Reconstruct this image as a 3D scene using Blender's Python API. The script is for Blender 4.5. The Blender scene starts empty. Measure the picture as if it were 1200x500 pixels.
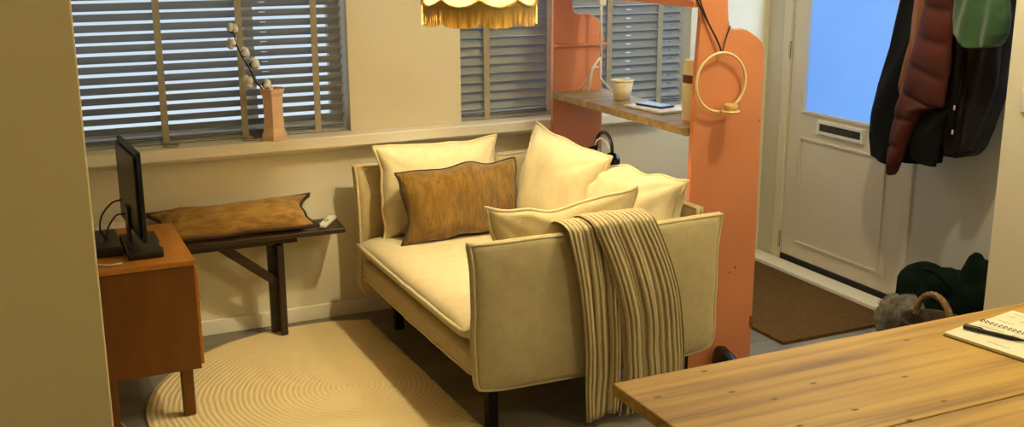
import bpy, bmesh, math, random
from mathutils import Vector, Matrix, noise
random.seed(7)
C = bpy.context.scene.collection
PI = math.pi
V = Vector

# ------------------------------------------------------------------ materials
def srgb(r, g, b):
    def f(c):
        c /= 255.0
        return c / 12.92 if c <= .04045 else ((c + .055) / 1.055) ** 2.4
    return (f(r), f(g), f(b), 1)

def mat(name, col, rough=.6, metal=0, col2=None, scale=8, stretch=(1, 1, 1), detail=4, bump=0, bscale=None,
        spec=.5, sheen=0, emit=None, estr=0, trans=0, sss=0, mixlo=.35, mixhi=.65, distort=0, coords='Object'):
    m = bpy.data.materials.new(name)
    m.use_nodes = True
    nt = m.node_tree
    N, L = nt.nodes, nt.links
    b = N['Principled BSDF']
    b.inputs['Base Color'].default_value = col
    b.inputs['Roughness'].default_value = rough
    b.inputs['Metallic'].default_value = metal
    b.inputs['Specular IOR Level'].default_value = spec
    if sheen: b.inputs['Sheen Weight'].default_value = sheen
    if trans: b.inputs['Transmission Weight'].default_value = trans
    if emit:
        b.inputs['Emission Color'].default_value = emit
        b.inputs['Emission Strength'].default_value = estr
    tc = N.new('ShaderNodeTexCoord')
    mp = N.new('ShaderNodeMapping')
    mp.inputs['Scale'].default_value = stretch
    L.new(tc.outputs[coords], mp.inputs['Vector'])
    if col2 is not None:
        n = N.new('ShaderNodeTexNoise')
        n.inputs['Scale'].default_value = scale
        n.inputs['Detail'].default_value = detail
        n.inputs['Distortion'].default_value = distort
        L.new(mp.outputs[0], n.inputs['Vector'])
        r = N.new('ShaderNodeValToRGB')
        r.color_ramp.elements[0].position = mixlo
        r.color_ramp.elements[1].position = mixhi
        r.color_ramp.elements[0].color = col
        r.color_ramp.elements[1].color = col2
        L.new(n.outputs['Fac'], r.inputs[0])
        L.new(r.outputs[0], b.inputs['Base Color'])
    if bump:
        n2 = N.new('ShaderNodeTexNoise')
        n2.inputs['Scale'].default_value = bscale or scale * 6
        n2.inputs['Detail'].default_value = 5
        L.new(mp.outputs[0], n2.inputs['Vector'])
        bp = N.new('ShaderNodeBump')
        bp.inputs['Strength'].default_value = bump
        bp.inputs['Distance'].default_value = .01
        L.new(n2.outputs['Fac'], bp.inputs['Height'])
        L.new(bp.outputs[0], b.inputs['Normal'])
    return m

def nodes(m):
    return m.node_tree.nodes, m.node_tree.links, m.node_tree.nodes['Principled BSDF']

M = {}
M['wall'] = mat('wall_paint', srgb(228, 218, 192), .85, col2=srgb(233, 224, 198), scale=1.5, bump=.05, bscale=60)
M['wallcool'] = mat('wall_paint_hall', srgb(212, 206, 190), .8, col2=srgb(206, 200, 184), scale=2, bump=.04, bscale=60)
M['stub'] = mat('wall_paint_near', srgb(238, 218, 168), .85, col2=srgb(242, 222, 172), scale=1.5, bump=.04, bscale=50)
M['ceiling'] = mat('ceiling_paint', srgb(232, 226, 210), .9, col2=srgb(226, 220, 204), scale=1)
M['trim'] = mat('trim_paint', srgb(250, 244, 226), .4, col2=srgb(247, 240, 221), scale=3)
M['doorpaint'] = mat('door_paint', srgb(222, 212, 190), .4, col2=srgb(216, 206, 184), scale=2)
M['pink'] = mat('salmon_paint', srgb(218, 138, 94), .55, col2=srgb(210, 130, 86), scale=3, bump=.08, bscale=30)
M['pinkb'] = mat('salmon_paint_edge', srgb(196, 128, 96), .6, col2=srgb(170, 104, 76), scale=25)
M['white'] = mat('white_enamel', srgb(235, 230, 215), .35, col2=srgb(225, 220, 205), scale=5)
M['paper'] = mat('paper', srgb(240, 232, 208), .8, col2=srgb(232, 222, 196), scale=14)
M['black'] = mat('black_plastic', srgb(22, 21, 22), .35, col2=srgb(30, 29, 30), scale=12)
M['blackgloss'] = mat('black_glass', srgb(14, 14, 16), .12, col2=srgb(18, 18, 20), scale=3)
M['blackmetal'] = mat('black_metal', srgb(26, 20, 18), .4, metal=.6, col2=srgb(34, 26, 22), scale=15)
M['darkwood'] = mat('dark_stained_wood', srgb(52, 33, 20), .38, col2=srgb(34, 22, 14), scale=6, stretch=(1, 14, 14), bump=.15, bscale=20)
M['sofa'] = mat('linen_sofa', srgb(208, 190, 146), .9, col2=srgb(200, 181, 136), scale=30, bump=.35, bscale=420, sheen=.2, spec=.2)
M['sofaw'] = mat('linen_cushion', srgb(226, 212, 172), .9, col2=srgb(219, 204, 162), scale=25, bump=.3, bscale=420, sheen=.2, spec=.2)
M['pipe'] = mat('linen_piping', srgb(220, 204, 162), .9, col2=srgb(210, 192, 150), scale=40, bump=.3, bscale=300, spec=.2)
M['mustard'] = mat('mustard_slub_fabric', srgb(94, 70, 22), .85, col2=srgb(132, 100, 38), scale=11, stretch=(4, 2, .9), detail=8, bump=.7, bscale=60, mixlo=.3, mixhi=.7, distort=.8, sheen=.3, spec=.2)
M['mustard2'] = mat('mustard_slub_fabric_pale', srgb(140, 104, 48), .85, col2=srgb(178, 140, 72), scale=14, stretch=(1, 3, 3), detail=8, bump=.6, bscale=60, sheen=.3, spec=.2)
M['brownedge'] = mat('brown_edging', srgb(48, 30, 18), .8, col2=srgb(62, 40, 24), scale=30)
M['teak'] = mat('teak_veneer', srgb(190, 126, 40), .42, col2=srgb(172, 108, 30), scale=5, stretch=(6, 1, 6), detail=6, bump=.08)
M['teakshaded'] = mat('teak_veneer_shaded', srgb(116, 68, 6), .5, col2=srgb(108, 61, 4), scale=4, stretch=(4, 4, 1), detail=6, bump=.05)  # darker copy of the teak: shade on body and legs put into the colour
M['peach'] = mat('peach_glaze', srgb(246, 212, 180), .25, col2=srgb(240, 200, 166), scale=10)
M['cotton'] = mat('cotton', srgb(250, 248, 240), .95, col2=srgb(236, 230, 216), scale=60, bump=.6, bscale=200)
M['husk'] = mat('dry_husk', srgb(66, 42, 28), .8, col2=srgb(44, 28, 20), scale=40)
M['slat'] = mat('slat_paint', srgb(156, 160, 160), .42, col2=srgb(146, 151, 153), scale=5, stretch=(.6, 10, 10))
M['tape'] = mat('ladder_tape', srgb(170, 162, 140), .85, col2=srgb(160, 152, 130), scale=50)
M['frame'] = mat('window_frame_paint', srgb(200, 196, 184), .4, col2=srgb(190, 186, 176), scale=4)
M['grey'] = mat('device_white', srgb(224, 220, 208), .4, col2=srgb(214, 210, 198), scale=6)
M['button'] = mat('button_dark', srgb(60, 56, 52), .5)
M['cord_b'] = mat('black_cord', srgb(18, 16, 14), .6)
M['cream'] = mat('cream_lacquer', srgb(236, 214, 160), .35, col2=srgb(226, 202, 146), scale=10)
M['coatblack'] = mat('black_nylon', srgb(11, 11, 10), .9, spec=.15, col2=srgb(17, 17, 14), scale=7, bump=.25, bscale=18)
M['coatred'] = mat('rust_nylon', srgb(80, 32, 20), .7, spec=.25, col2=srgb(64, 25, 15), scale=6, bump=.25, bscale=14)
M['lining'] = mat('tan_lining', srgb(130, 78, 34), .6, col2=srgb(104, 58, 24), scale=8)
M['leather'] = mat('dark_brown_leather', srgb(34, 24, 18), .5, spec=.3, col2=srgb(20, 15, 12), scale=9, bump=.4, bscale=24)
M['hoodie'] = mat('green_fleece', srgb(44, 78, 42), .95, col2=srgb(36, 66, 34), scale=12, bump=.3, bscale=150, sheen=.2)
M['bag'] = mat('dark_green_cloth', srgb(12, 26, 14), .95, spec=.1, col2=srgb(7, 16, 9), scale=8, bump=.3, bscale=60)
M['fluff'] = mat('grey_fur', srgb(142, 132, 114), 1, col2=srgb(108, 98, 82), scale=30, bump=1, bscale=140)
M['wicker'] = mat('wicker', srgb(150, 122, 80), .7, col2=srgb(104, 80, 48), scale=40, stretch=(1, 1, 3), bump=.8, bscale=80)
M['darkwicker'] = mat('dark_wicker', srgb(72, 50, 34), .7, col2=srgb(48, 32, 22), scale=40, bump=.8, bscale=70)
M['brownband'] = mat('brown_band', srgb(92, 52, 34), .6, col2=srgb(80, 44, 28), scale=10)
M['candlewood'] = mat('pale_wood', srgb(214, 178, 112), .5, col2=srgb(196, 158, 92), scale=12, stretch=(1, 1, 6))
M['brass'] = mat('brass', srgb(180, 140, 80), .35, metal=.9, col2=srgb(160, 120, 64), scale=20)
M['darkgap'] = mat('dark_rubber_and_gap', srgb(16, 14, 14), .7)  # dark rubber, also fills the shaded gap under the door
M['shoe'] = mat('black_leather', srgb(16, 15, 16), .25, col2=srgb(24, 22, 22), scale=12)
M['skin_cable'] = mat('white_cable', srgb(210, 204, 188), .5)
M['ink'] = mat('grey_ink', srgb(120, 112, 96), .8)

def wood_planks(name, c1, c2, c3, pw, gapcol, rough, axis='X', knots=True, bumpg=.3):
    """boards that run along one axis, with long grain, knots and worn patches"""
    m = bpy.data.materials.new(name); m.use_nodes = True
    N, L, b = nodes(m)
    tc = N.new('ShaderNodeTexCoord')
    mp = N.new('ShaderNodeMapping')
    mp.inputs['Scale'].default_value = (.4, 9, 9)
    L.new(tc.outputs['Object'], mp.inputs[0])
    n1 = N.new('ShaderNodeTexNoise'); n1.inputs['Scale'].default_value = 3.2; n1.inputs['Detail'].default_value = 7; n1.inputs['Distortion'].default_value = .5
    L.new(mp.outputs[0], n1.inputs['Vector'])
    r1 = N.new('ShaderNodeValToRGB')
    e = r1.color_ramp.elements
    e[0].position = .28; e[0].color = c1
    e[1].position = .72; e[1].color = c3
    em = e.new(.5); em.color = c2
    L.new(n1.outputs['Fac'], r1.inputs[0])
    out = r1.outputs[0]
    n3 = N.new('ShaderNodeTexNoise'); n3.inputs['Scale'].default_value = 2.2; n3.inputs['Detail'].default_value = 3
    L.new(tc.outputs['Object'], n3.inputs['Vector'])
    mx0 = N.new('ShaderNodeMix'); mx0.data_type = 'RGBA'; mx0.blend_type = 'SOFT_LIGHT'; mx0.inputs[0].default_value = .6
    L.new(out, mx0.inputs[6]); L.new(n3.outputs['Fac'], mx0.inputs[7]); out = mx0.outputs[2]
    if knots:
        mk = N.new('ShaderNodeMapping'); mk.inputs['Scale'].default_value = (3.1, 6.5, 1)
        L.new(tc.outputs['Object'], mk.inputs[0])
        vo = N.new('ShaderNodeTexVoronoi'); vo.inputs['Scale'].default_value = 1.8; vo.voronoi_dimensions = '2D'
        L.new(mk.outputs[0], vo.inputs['Vector'])
        rk = N.new('ShaderNodeValToRGB')
        rk.color_ramp.elements[0].position = .03; rk.color_ramp.elements[0].color = (1, 1, 1, 1)
        rk.color_ramp.elements[1].position = .07; rk.color_ramp.elements[1].color = (0, 0, 0, 1)
        L.new(vo.outputs['Distance'], rk.inputs[0])
        mx = N.new('ShaderNodeMix'); mx.data_type = 'RGBA'
        gc = N.new('ShaderNodeSeparateXYZ'); L.new(vo.outputs['Color'], gc.inputs[0])
        gt = N.new('ShaderNodeMath'); gt.operation = 'GREATER_THAN'; gt.inputs[1].default_value = .58; L.new(gc.outputs[0], gt.inputs[0])
        gm = N.new('ShaderNodeMath'); gm.operation = 'MULTIPLY'; L.new(gt.outputs[0], gm.inputs[0]); L.new(rk.outputs[0], gm.inputs[1])
        L.new(gm.outputs[0], mx.inputs[0])
        L.new(out, mx.inputs[6]); mx.inputs[7].default_value = gapcol
        out = mx.outputs[2]
    L.new(out, b.inputs['Base Color'])
    b.inputs['Roughness'].default_value = rough
    bp = N.new('ShaderNodeBump'); bp.inputs['Strength'].default_value = bumpg; bp.inputs['Distance'].default_value = .004
    L.new(n1.outputs['Fac'], bp.inputs['Height']); L.new(bp.outputs[0], b.inputs['Normal'])
    return m
M['pine'] = wood_planks('worn_pine', srgb(130, 92, 30), srgb(182, 140, 58), srgb(200, 158, 74), .2, srgb(96, 58, 18), .55)
M['shelfwood'] = wood_planks('shelf_wood', srgb(128, 106, 66), srgb(162, 140, 96), srgb(178, 156, 110), .2, srgb(90, 60, 30), .55, knots=False)

def floor_mat():
    m = bpy.data.materials.new('floor_boards_grey'); m.use_nodes = True
    N, L, b = nodes(m)
    tc = N.new('ShaderNodeTexCoord')
    br = N.new('ShaderNodeTexBrick')
    br.inputs['Scale'].default_value = 1
    br.inputs['Brick Width'].default_value = 1.2
    br.inputs['Row Height'].default_value = .19
    br.inputs['Mortar Size'].default_value = .0018
    br.inputs['Color1'].default_value = srgb(138, 130, 120)
    br.inputs['Color2'].default_value = srgb(120, 112, 102)
    br.inputs['Mortar'].default_value = srgb(70, 64, 58)
    L.new(tc.outputs['Object'], br.inputs['Vector'])
    mp = N.new('ShaderNodeMapping'); mp.inputs['Scale'].default_value = (1, 9, 1)
    L.new(tc.outputs['Object'], mp.inputs[0])
    n = N.new('ShaderNodeTexNoise'); n.inputs['Scale'].default_value = 4; n.inputs['Detail'].default_value = 6
    L.new(mp.outputs[0], n.inputs['Vector'])
    mx = N.new('ShaderNodeMix'); mx.data_type = 'RGBA'; mx.blend_type = 'SOFT_LIGHT'; mx.inputs[0].default_value = .5
    L.new(br.outputs['Color'], mx.inputs[6]); L.new(n.outputs['Fac'], mx.inputs[7])
    L.new(mx.outputs[2], b.inputs['Base Color'])
    b.inputs['Roughness'].default_value = .45
    return m
M['floor'] = floor_mat()

def rug_mat():
    """rings of braided jute: a wave of the distance from the rug's middle"""
    m = bpy.data.materials.new('jute_rings'); m.use_nodes = True
    N, L, b = nodes(m)
    tc = N.new('ShaderNodeTexCoord')
    sep = N.new('ShaderNodeSeparateXYZ'); L.new(tc.outputs['Object'], sep.inputs[0])
    cmb = N.new('ShaderNodeCombineXYZ'); L.new(sep.outputs[0], cmb.inputs[0]); L.new(sep.outputs[1], cmb.inputs[1])
    ln = N.new('ShaderNodeVectorMath'); ln.operation = 'LENGTH'; L.new(cmb.outputs[0], ln.inputs[0])
    nz = N.new('ShaderNodeTexNoise'); nz.inputs['Scale'].default_value = 5; L.new(tc.outputs['Object'], nz.inputs['Vector'])
    a = N.new('ShaderNodeMath'); a.operation = 'MULTIPLY_ADD'; a.inputs[1].default_value = .022
    L.new(nz.outputs['Fac'], a.inputs[0]); L.new(ln.outputs['Value'], a.inputs[2])
    mu = N.new('ShaderNodeMath'); mu.operation = 'MULTIPLY'; mu.inputs[1].default_value = 2 * PI / .021
    L.new(a.outputs[0], mu.inputs[0])
    si = N.new('ShaderNodeMath'); si.operation = 'SINE'; L.new(mu.outputs[0], si.inputs[0])
    mr = N.new('ShaderNodeMapRange'); mr.inputs[1].default_value = -1; mr.inputs[2].default_value = 1
    L.new(si.outputs[0], mr.inputs[0])
    n2 = N.new('ShaderNodeTexNoise'); n2.inputs['Scale'].default_value = 90; n2.inputs['Detail'].default_value = 4
    L.new(tc.outputs['Object'], n2.inputs['Vector'])
    ad = N.new('ShaderNodeMath'); ad.operation = 'MULTIPLY_ADD'; ad.inputs[1].default_value = .6
    L.new(n2.outputs['Fac'], ad.inputs[0]); L.new(mr.outputs[0], ad.inputs[2])
    r = N.new('ShaderNodeValToRGB')
    r.color_ramp.elements[0].position = .1; r.color_ramp.elements[0].color = srgb(226, 204, 150)
    r.color_ramp.elements[1].position = .9; r.color_ramp.elements[1].color = srgb(240, 218, 166)
    L.new(ad.outputs[0], r.inputs[0]); L.new(r.outputs[0], b.inputs['Base Color'])
    b.inputs['Roughness'].default_value = .95
    bp = N.new('ShaderNodeBump'); bp.inputs['Strength'].default_value = .38; bp.inputs['Distance'].default_value = .006
    L.new(ad.outputs[0], bp.inputs['Height']); L.new(bp.outputs[0], b.inputs['Normal'])
    return m
M['rug'] = rug_mat()
M['mat'] = mat('coir', srgb(112, 80, 22), 1, col2=srgb(90, 62, 14), scale=40, stretch=(1, 3, 1), bump=1, bscale=160)

def stripe_mat():
    """knitted ribs across the U of the blanket"""
    m = bpy.data.materials.new('ribbed_knit'); m.use_nodes = True
    N, L, b = nodes(m)
    tc = N.new('ShaderNodeTexCoord')
    sep = N.new('ShaderNodeSeparateXYZ'); L.new(tc.outputs['UV'], sep.inputs[0])
    nz = N.new('ShaderNodeTexNoise'); nz.inputs['Scale'].default_value = 14; nz.inputs['Detail'].default_value = 5
    L.new(tc.outputs['Object'], nz.inputs['Vector'])
    a = N.new('ShaderNodeMath'); a.operation = 'MULTIPLY_ADD'; a.inputs[1].default_value = .012
    L.new(nz.outputs['Fac'], a.inputs[0]); L.new(sep.outputs[0], a.inputs[2])
    mu = N.new('ShaderNodeMath'); mu.operation = 'MULTIPLY'; mu.inputs[1].default_value = 2 * PI * 22
    L.new(a.outputs[0], mu.inputs[0])
    si = N.new('ShaderNodeMath'); si.operation = 'SINE'; L.new(mu.outputs[0], si.inputs[0])
    r = N.new('ShaderNodeValToRGB')
    r.color_ramp.elements[0].position = .34; r.color_ramp.elements[0].color = srgb(146, 124, 84)
    r.color_ramp.elements[1].position = .62; r.color_ramp.elements[1].color = srgb(210, 190, 146)
    mr = N.new('ShaderNodeMapRange'); mr.inputs[1].default_value = -1; mr.inputs[2].default_value = 1
    L.new(si.outputs[0], mr.inputs[0])
    n2 = N.new('ShaderNodeTexNoise'); n2.inputs['Scale'].default_value = 120; n2.inputs['Detail'].default_value = 4
    L.new(tc.outputs['Object'], n2.inputs['Vector'])
    ad = N.new('ShaderNodeMath'); ad.operation = 'MULTIPLY_ADD'; ad.inputs[1].default_value = .55
    L.new(n2.outputs['Fac'], ad.inputs[0]); L.new(mr.outputs[0], ad.inputs[2])
    sb = N.new('ShaderNodeMath'); sb.operation = 'SUBTRACT'; sb.inputs[1].default_value = .27
    L.new(ad.outputs[0], sb.inputs[0])
    L.new(sb.outputs[0], r.inputs[0]); L.new(r.outputs[0], b.inputs['Base Color'])
    b.inputs['Roughness'].default_value = .95
    bp = N.new('ShaderNodeBump'); bp.inputs['Strength'].default_value = .7; bp.inputs['Distance'].default_value = .006
    L.new(ad.outputs[0], bp.inputs['Height']); L.new(bp.outputs[0], b.inputs['Normal'])
    return m
M['knit'] = stripe_mat()
M['knitplain'] = mat('knit_fringe', srgb(206, 188, 148), .95, col2=srgb(180, 160, 120), scale=40)

def translucent(name, col, col2, scale, fac, stretch=(1, 1, 1), lo=.4, hi=.6):
    m = mat(name, col, .8, col2=col2, scale=scale, stretch=stretch, mixlo=lo, mixhi=hi)
    N, L, b = nodes(m)
    out = N['Material Output']
    t = N.new('ShaderNodeBsdfTranslucent')
    src = b.inputs['Base Color'].links[0].from_socket
    L.new(src, t.inputs['Color'])
    mx = N.new('ShaderNodeMixShader'); mx.inputs[0].default_value = fac
    L.new(b.outputs[0], mx.inputs[1]); L.new(t.outputs[0], mx.inputs[2])
    L.new(mx.outputs[0], out.inputs['Surface'])
    return m
M['shade'] = translucent('floral_shade_silk', srgb(236, 206, 150), srgb(214, 140, 90), 26, .16, lo=.5, hi=.68)
M['fringe'] = translucent('gold_fringe', srgb(206, 168, 84), srgb(140, 106, 40), 60, .03, stretch=(1, 1, .15))
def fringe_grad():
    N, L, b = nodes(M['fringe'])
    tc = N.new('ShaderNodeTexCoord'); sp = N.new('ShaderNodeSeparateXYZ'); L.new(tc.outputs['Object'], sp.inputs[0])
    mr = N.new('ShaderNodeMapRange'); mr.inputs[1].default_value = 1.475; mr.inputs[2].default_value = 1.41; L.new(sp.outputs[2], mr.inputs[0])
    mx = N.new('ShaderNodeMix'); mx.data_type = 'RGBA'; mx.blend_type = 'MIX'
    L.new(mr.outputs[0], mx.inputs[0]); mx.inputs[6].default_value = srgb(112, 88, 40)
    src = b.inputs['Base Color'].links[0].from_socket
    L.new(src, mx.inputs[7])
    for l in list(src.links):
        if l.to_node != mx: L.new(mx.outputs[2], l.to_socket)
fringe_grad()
M['gold'] = mat('gold_braid', srgb(214, 176, 92), .55, col2=srgb(186, 146, 62), scale=80)
def glass_mat():
    m = bpy.data.materials.new('clear_glass'); m.use_nodes = True
    N, L, b = nodes(m)
    out = N['Material Output']
    t = N.new('ShaderNodeBsdfTransparent'); t.inputs[0].default_value = (.93, .96, 1, 1)
    g = N.new('ShaderNodeBsdfGlossy'); g.inputs['Roughness'].default_value = .02
    mx = N.new('ShaderNodeMixShader'); mx.inputs[0].default_value = .06
    L.new(t.outputs[0], mx.inputs[1]); L.new(g.outputs[0], mx.inputs[2]); L.new(mx.outputs[0], out.inputs['Surface'])
    return m
M['glass'] = glass_mat()
def frosted():
    m = bpy.data.materials.new('frosted_glass_dusk'); m.use_nodes = True
    N, L, b = nodes(m)
    tc = N.new('ShaderNodeTexCoord')
    n = N.new('ShaderNodeTexNoise'); n.inputs['Scale'].default_value = 1.2
    L.new(tc.outputs['Object'], n.inputs['Vector'])
    r = N.new('ShaderNodeValToRGB')
    r.color_ramp.elements[0].position = .35; r.color_ramp.elements[0].color = srgb(112, 166, 244)
    r.color_ramp.elements[1].position = .65; r.color_ramp.elements[1].color = srgb(124, 178, 252)
    L.new(n.outputs['Fac'], r.inputs[0])
    b.inputs['Base Color'].default_value = (.01, .02, .03, 1); b.inputs['Specular IOR Level'].default_value = .15
    L.new(r.outputs[0], b.inputs['Emission Color'])
    b.inputs['Emission Strength'].default_value = 1.0  # daylight behind the pane put into the glass as its own glow
    b.inputs['Roughness'].default_value = .5
    return m
M['frost'] = frosted()

# ------------------------------------------------------------------ mesh helpers
def obj(name, bm, m, parent=None, smooth=False, loc=None):
    me = bpy.data.meshes.new(name)
    bmesh.ops.recalc_face_normals(bm, faces=bm.faces)
    if loc is not None:
        for v in bm.verts: v.co -= V(loc)
    bm.to_mesh(me); bm.free()
    me.materials.append(m)
    if smooth:
        for p in me.polygons: p.use_smooth = True
    o = bpy.data.objects.new(name, me)
    C.objects.link(o)
    if loc is not None: o.location = loc
    if parent is not None:
        o.parent = parent
        if loc is None:
            o.matrix_parent_inverse = Matrix.Translation(-V(parent_loc(parent)))
        else:
            o.location = V(loc) - V(parent_loc(parent))
    return o

def parent_loc(p):
    r = V(p.location)
    q = p
    if q.parent is not None:
        # world place of a part: its inverse matrix cancels the thing's place
        r = q.matrix_parent_inverse.translation + r + parent_loc(q.parent)
    return r

def tag(o, label=None, cat=None, group=None, kind=None):
    if label: o['label'] = label
    if cat: o['category'] = cat
    if group: o['group'] = group
    if kind: o['kind'] = kind
    return o

def thing(name, label, cat, loc, group=None):
    o = bpy.data.objects.new(name, None)
    o.empty_display_size = .05
    o.location = loc
    C.objects.link(o)
    return tag(o, label, cat, group)

def struct(o):
    o['kind'] = 'structure'; return o

def box(bm, x0, x1, y0, y1, z0, z1, bev=0, seg=2):
    vs = [bm.verts.new((x, y, z)) for x in (x0, x1) for y in (y0, y1) for z in (z0, z1)]
    f = [(0, 1, 3, 2), (4, 6, 7, 5), (0, 4, 5, 1), (2, 3, 7, 6), (0, 2, 6, 4), (1, 5, 7, 3)]
    fs = [bm.faces.new([vs[i] for i in q]) for q in f]
    if bev:
        es = list({e for q in fs for e in q.edges})
        bmesh.ops.bevel(bm, geom=es, offset=bev, segments=seg, profile=.5, affect='EDGES')
    return bm

def B(*a, **k):
    return box(bmesh.new(), *a, **k)

def xform(bm, mtx, verts=None):
    bmesh.ops.transform(bm, matrix=mtx, verts=verts or bm.verts)
    return bm

def catmull(pts, n=6, closed=False):
    pts = [V(p) for p in pts]
    if len(pts) < 3: return pts
    out = []
    k = len(pts)
    rng = range(k) if closed else range(k - 1)
    for i in rng:
        p0 = pts[(i - 1) % k] if closed or i > 0 else pts[0] * 2 - pts[1]
        p1 = pts[i]; p2 = pts[(i + 1) % k]
        p3 = pts[(i + 2) % k] if closed or i + 2 < k else p2 * 2 - p1
        for j in range(n):
            t = j / n
            out.append(.5 * ((2 * p1) + (-p0 + p2) * t + (2 * p0 - 5 * p1 + 4 * p2 - p3) * t * t + (-p0 + 3 * p1 - 3 * p2 + p3) * t ** 3))
    if not closed: out.append(pts[-1])
    return out

def tube(bm, pts, r, seg=8, closed=False, cap=True):
    pts = [V(p) for p in pts]
    n = len(pts)
    rings = []
    prev = None
    for i, p in enumerate(pts):
        if closed: d = pts[(i + 1) % n] - pts[i - 1]
        else: d = pts[min(i + 1, n - 1)] - pts[max(i - 1, 0)]
        if d.length < 1e-9: d = V((0, 0, 1))
        d.normalize()
        if prev is None:
            a = d.orthogonal().normalized()
        else:
            a = (prev - d * prev.dot(d))
            a = a.normalized() if a.length > 1e-6 else d.orthogonal().normalized()
        prev = a
        b = d.cross(a)
        rr = r(i / max(1, n - 1)) if callable(r) else r
        rings.append([bm.verts.new(p + (a * math.cos(2 * PI * k / seg) + b * math.sin(2 * PI * k / seg)) * rr) for k in range(seg)])
    m = n if closed else n - 1
    for i in range(m):
        A, D = rings[i], rings[(i + 1) % n]
        off = 0
        if closed and i == n - 1:
            off = min(range(seg), key=lambda o: sum((A[k].co - D[(k + o) % seg].co).length for k in range(seg)))
        for k in range(seg):
            bm.faces.new((A[k], A[(k + 1) % seg], D[(k + 1 + off) % seg], D[(k + off) % seg]))
    if not closed and cap:
        bm.faces.new(rings[0][::-1]); bm.faces.new(rings[-1])
    return bm

def T(pts, r, **k):
    return tube(bmesh.new(), pts, r, **k)

def lathe(bm, prof, c, seg=24, close=True):
    rings = []
    for r, z in prof:
        rings.append([bm.verts.new((c[0] + r * math.cos(2 * PI * k / seg), c[1] + r * math.sin(2 * PI * k / seg), c[2] + z)) for k in range(seg)])
    for a, b in zip(rings, rings[1:]):
        for k in range(seg):
            bm.faces.new((a[k], a[(k + 1) % seg], b[(k + 1) % seg], b[k]))
    if close:
        bm.faces.new(rings[0][::-1]); bm.faces.new(rings[-1])
    return bm

def prism(bm, poly, y0, y1, axis='Y', bev=0):
    """poly in the two other axes, extruded along axis"""
    def P(a, b, y):
        return (a, y, b) if axis == 'Y' else ((y, a, b) if axis == 'X' else (a, b, y))
    A = [bm.verts.new(P(a, b, y0)) for a, b in poly]
    D = [bm.verts.new(P(a, b, y1)) for a, b in poly]
    bm.faces.new(A); bm.faces.new(D[::-1])
    n = len(poly)
    for i in range(n):
        bm.faces.new((A[i], D[i], D[(i + 1) % n], A[(i + 1) % n]))
    return bm

def frame_of(center, udir, vdir):
    u = V(udir).normalized(); v = V(vdir); v = (v - u * v.dot(u)).normalized(); w = u.cross(v)
    return Matrix(((u.x, v.x, w.x, center[0]), (u.y, v.y, w.y, center[1]), (u.z, v.z, w.z, center[2]), (0, 0, 0, 1)))

def soft(w, h, t, mtx, seed=0, pinch=.06, ear=.03, wr=.006, edge=0.0, n=28, bulge=1.0, pow_=.5, topdip=0.0, low=None, wave=1.0):
    """closed cushion: two faces that meet (edge=0) or are joined by a band of width edge.
    returns bmesh and the boundary loops (front, back) in world space"""
    bm = bmesh.new()
    def bxy(u, v):
        x = w / 2 * u * (1 - pinch * (1 - v * v)) ; y = h / 2 * v * (1 - pinch * (1 - u * u))
        c = (abs(u) * abs(v)) ** 6
        e_ = ear if (v > 0 or low is None) else low
        mm = min(w, h)
        x += e_ * (w if e_ > 0 else mm) * .5 * c * math.copysign(1, u); y += e_ * (h if e_ > 0 else mm) * .5 * c * math.copysign(1, v)
        if v > 0: y -= topdip * h * (1 - u * u) * v * v
        y += wave * wr * noise.noise(V((u * 2.1 + seed, 1.7 + v, seed))) * 2 * abs(v) ** 3
        x += wave * wr * noise.noise(V((v * 1.9 + seed, 9.7 + u, seed))) * 2 * abs(u) ** 3
        return x, y
    g = {}
    cs = [-math.cos(PI * i / n) for i in range(n + 1)]
    cs = [.55 * c + .45 * (-1 + 2 * i / n) for i, c in enumerate(cs)]
    for s in (1, -1):
        for i in range(n + 1):
            for j in range(n + 1):
                u, v = cs[i], cs[j]
                x, y = bxy(u, v)
                b = ((1 - abs(u) ** 3.2) * (1 - abs(v) ** 3.2))
                th = (max(b, 0)) ** pow_
                z = s * (edge / 2 + (t - edge) / 2 * th * bulge)
                e = min(1, 4 * (1 - max(abs(u), abs(v))))
                z += wr * noise.noise(V((x * 9 + seed * 3, y * 7, s * 5 + seed))) * e * 1.6
                # pulled creases that run out of the corners
                cr = (abs(u) * abs(v)) ** 1.5
                z += wr * 1.4 * cr * math.sin(11 * math.atan2(1 - abs(v) + .02, 1 - abs(u) + .02)) * e
                bd = i in (0, n) or j in (0, n)
                if bd and edge == 0 and s == -1:
                    g[(s, i, j)] = g[(1, i, j)]
                    continue
                g[(s, i, j)] = bm.verts.new(mtx @ V((x, y, z)))
    for s in (1, -1):
        for i in range(n):
            for j in range(n):
                q = [g[(s, i, j)], g[(s, i + 1, j)], g[(s, i + 1, j + 1)], g[(s, i, j + 1)]]
                bm.faces.new(q if s == 1 else q[::-1])
    loop = [(i, 0) for i in range(n)] + [(n, j) for j in range(n)] + [(i, n) for i in range(n, 0, -1)] + [(0, j) for j in range(n, 0, -1)]
    if edge:
        for k in range(len(loop)):
            a, b = loop[k], loop[(k + 1) % len(loop)]
            bm.faces.new((g[(1,) + a], g[(-1,) + a], g[(-1,) + b], g[(1,) + b]))
    F = [g[(1,) + a].co.copy() for a in loop]
    K = [g[(-1,) + a].co.copy() for a in loop]
    return bm, F, K

def cushion(name, label, cat, mtx, w, h, t, fm, pm, seed, pr=.006, group=None, **k):
    base = mtx @ V((0, -h / 2, 0))
    th = thing(name, label, cat, base, group)
    bm, F, K = soft(w, h, t, mtx, seed, **k)
    obj('cushion_cover', bm, fm, th, smooth=True)
    obj('piping', T(F, pr, seg=6, closed=True), pm, th, smooth=True)
    return th

# ------------------------------------------------------------------ the setting
YB, XD = 4.735, 3.697
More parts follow.
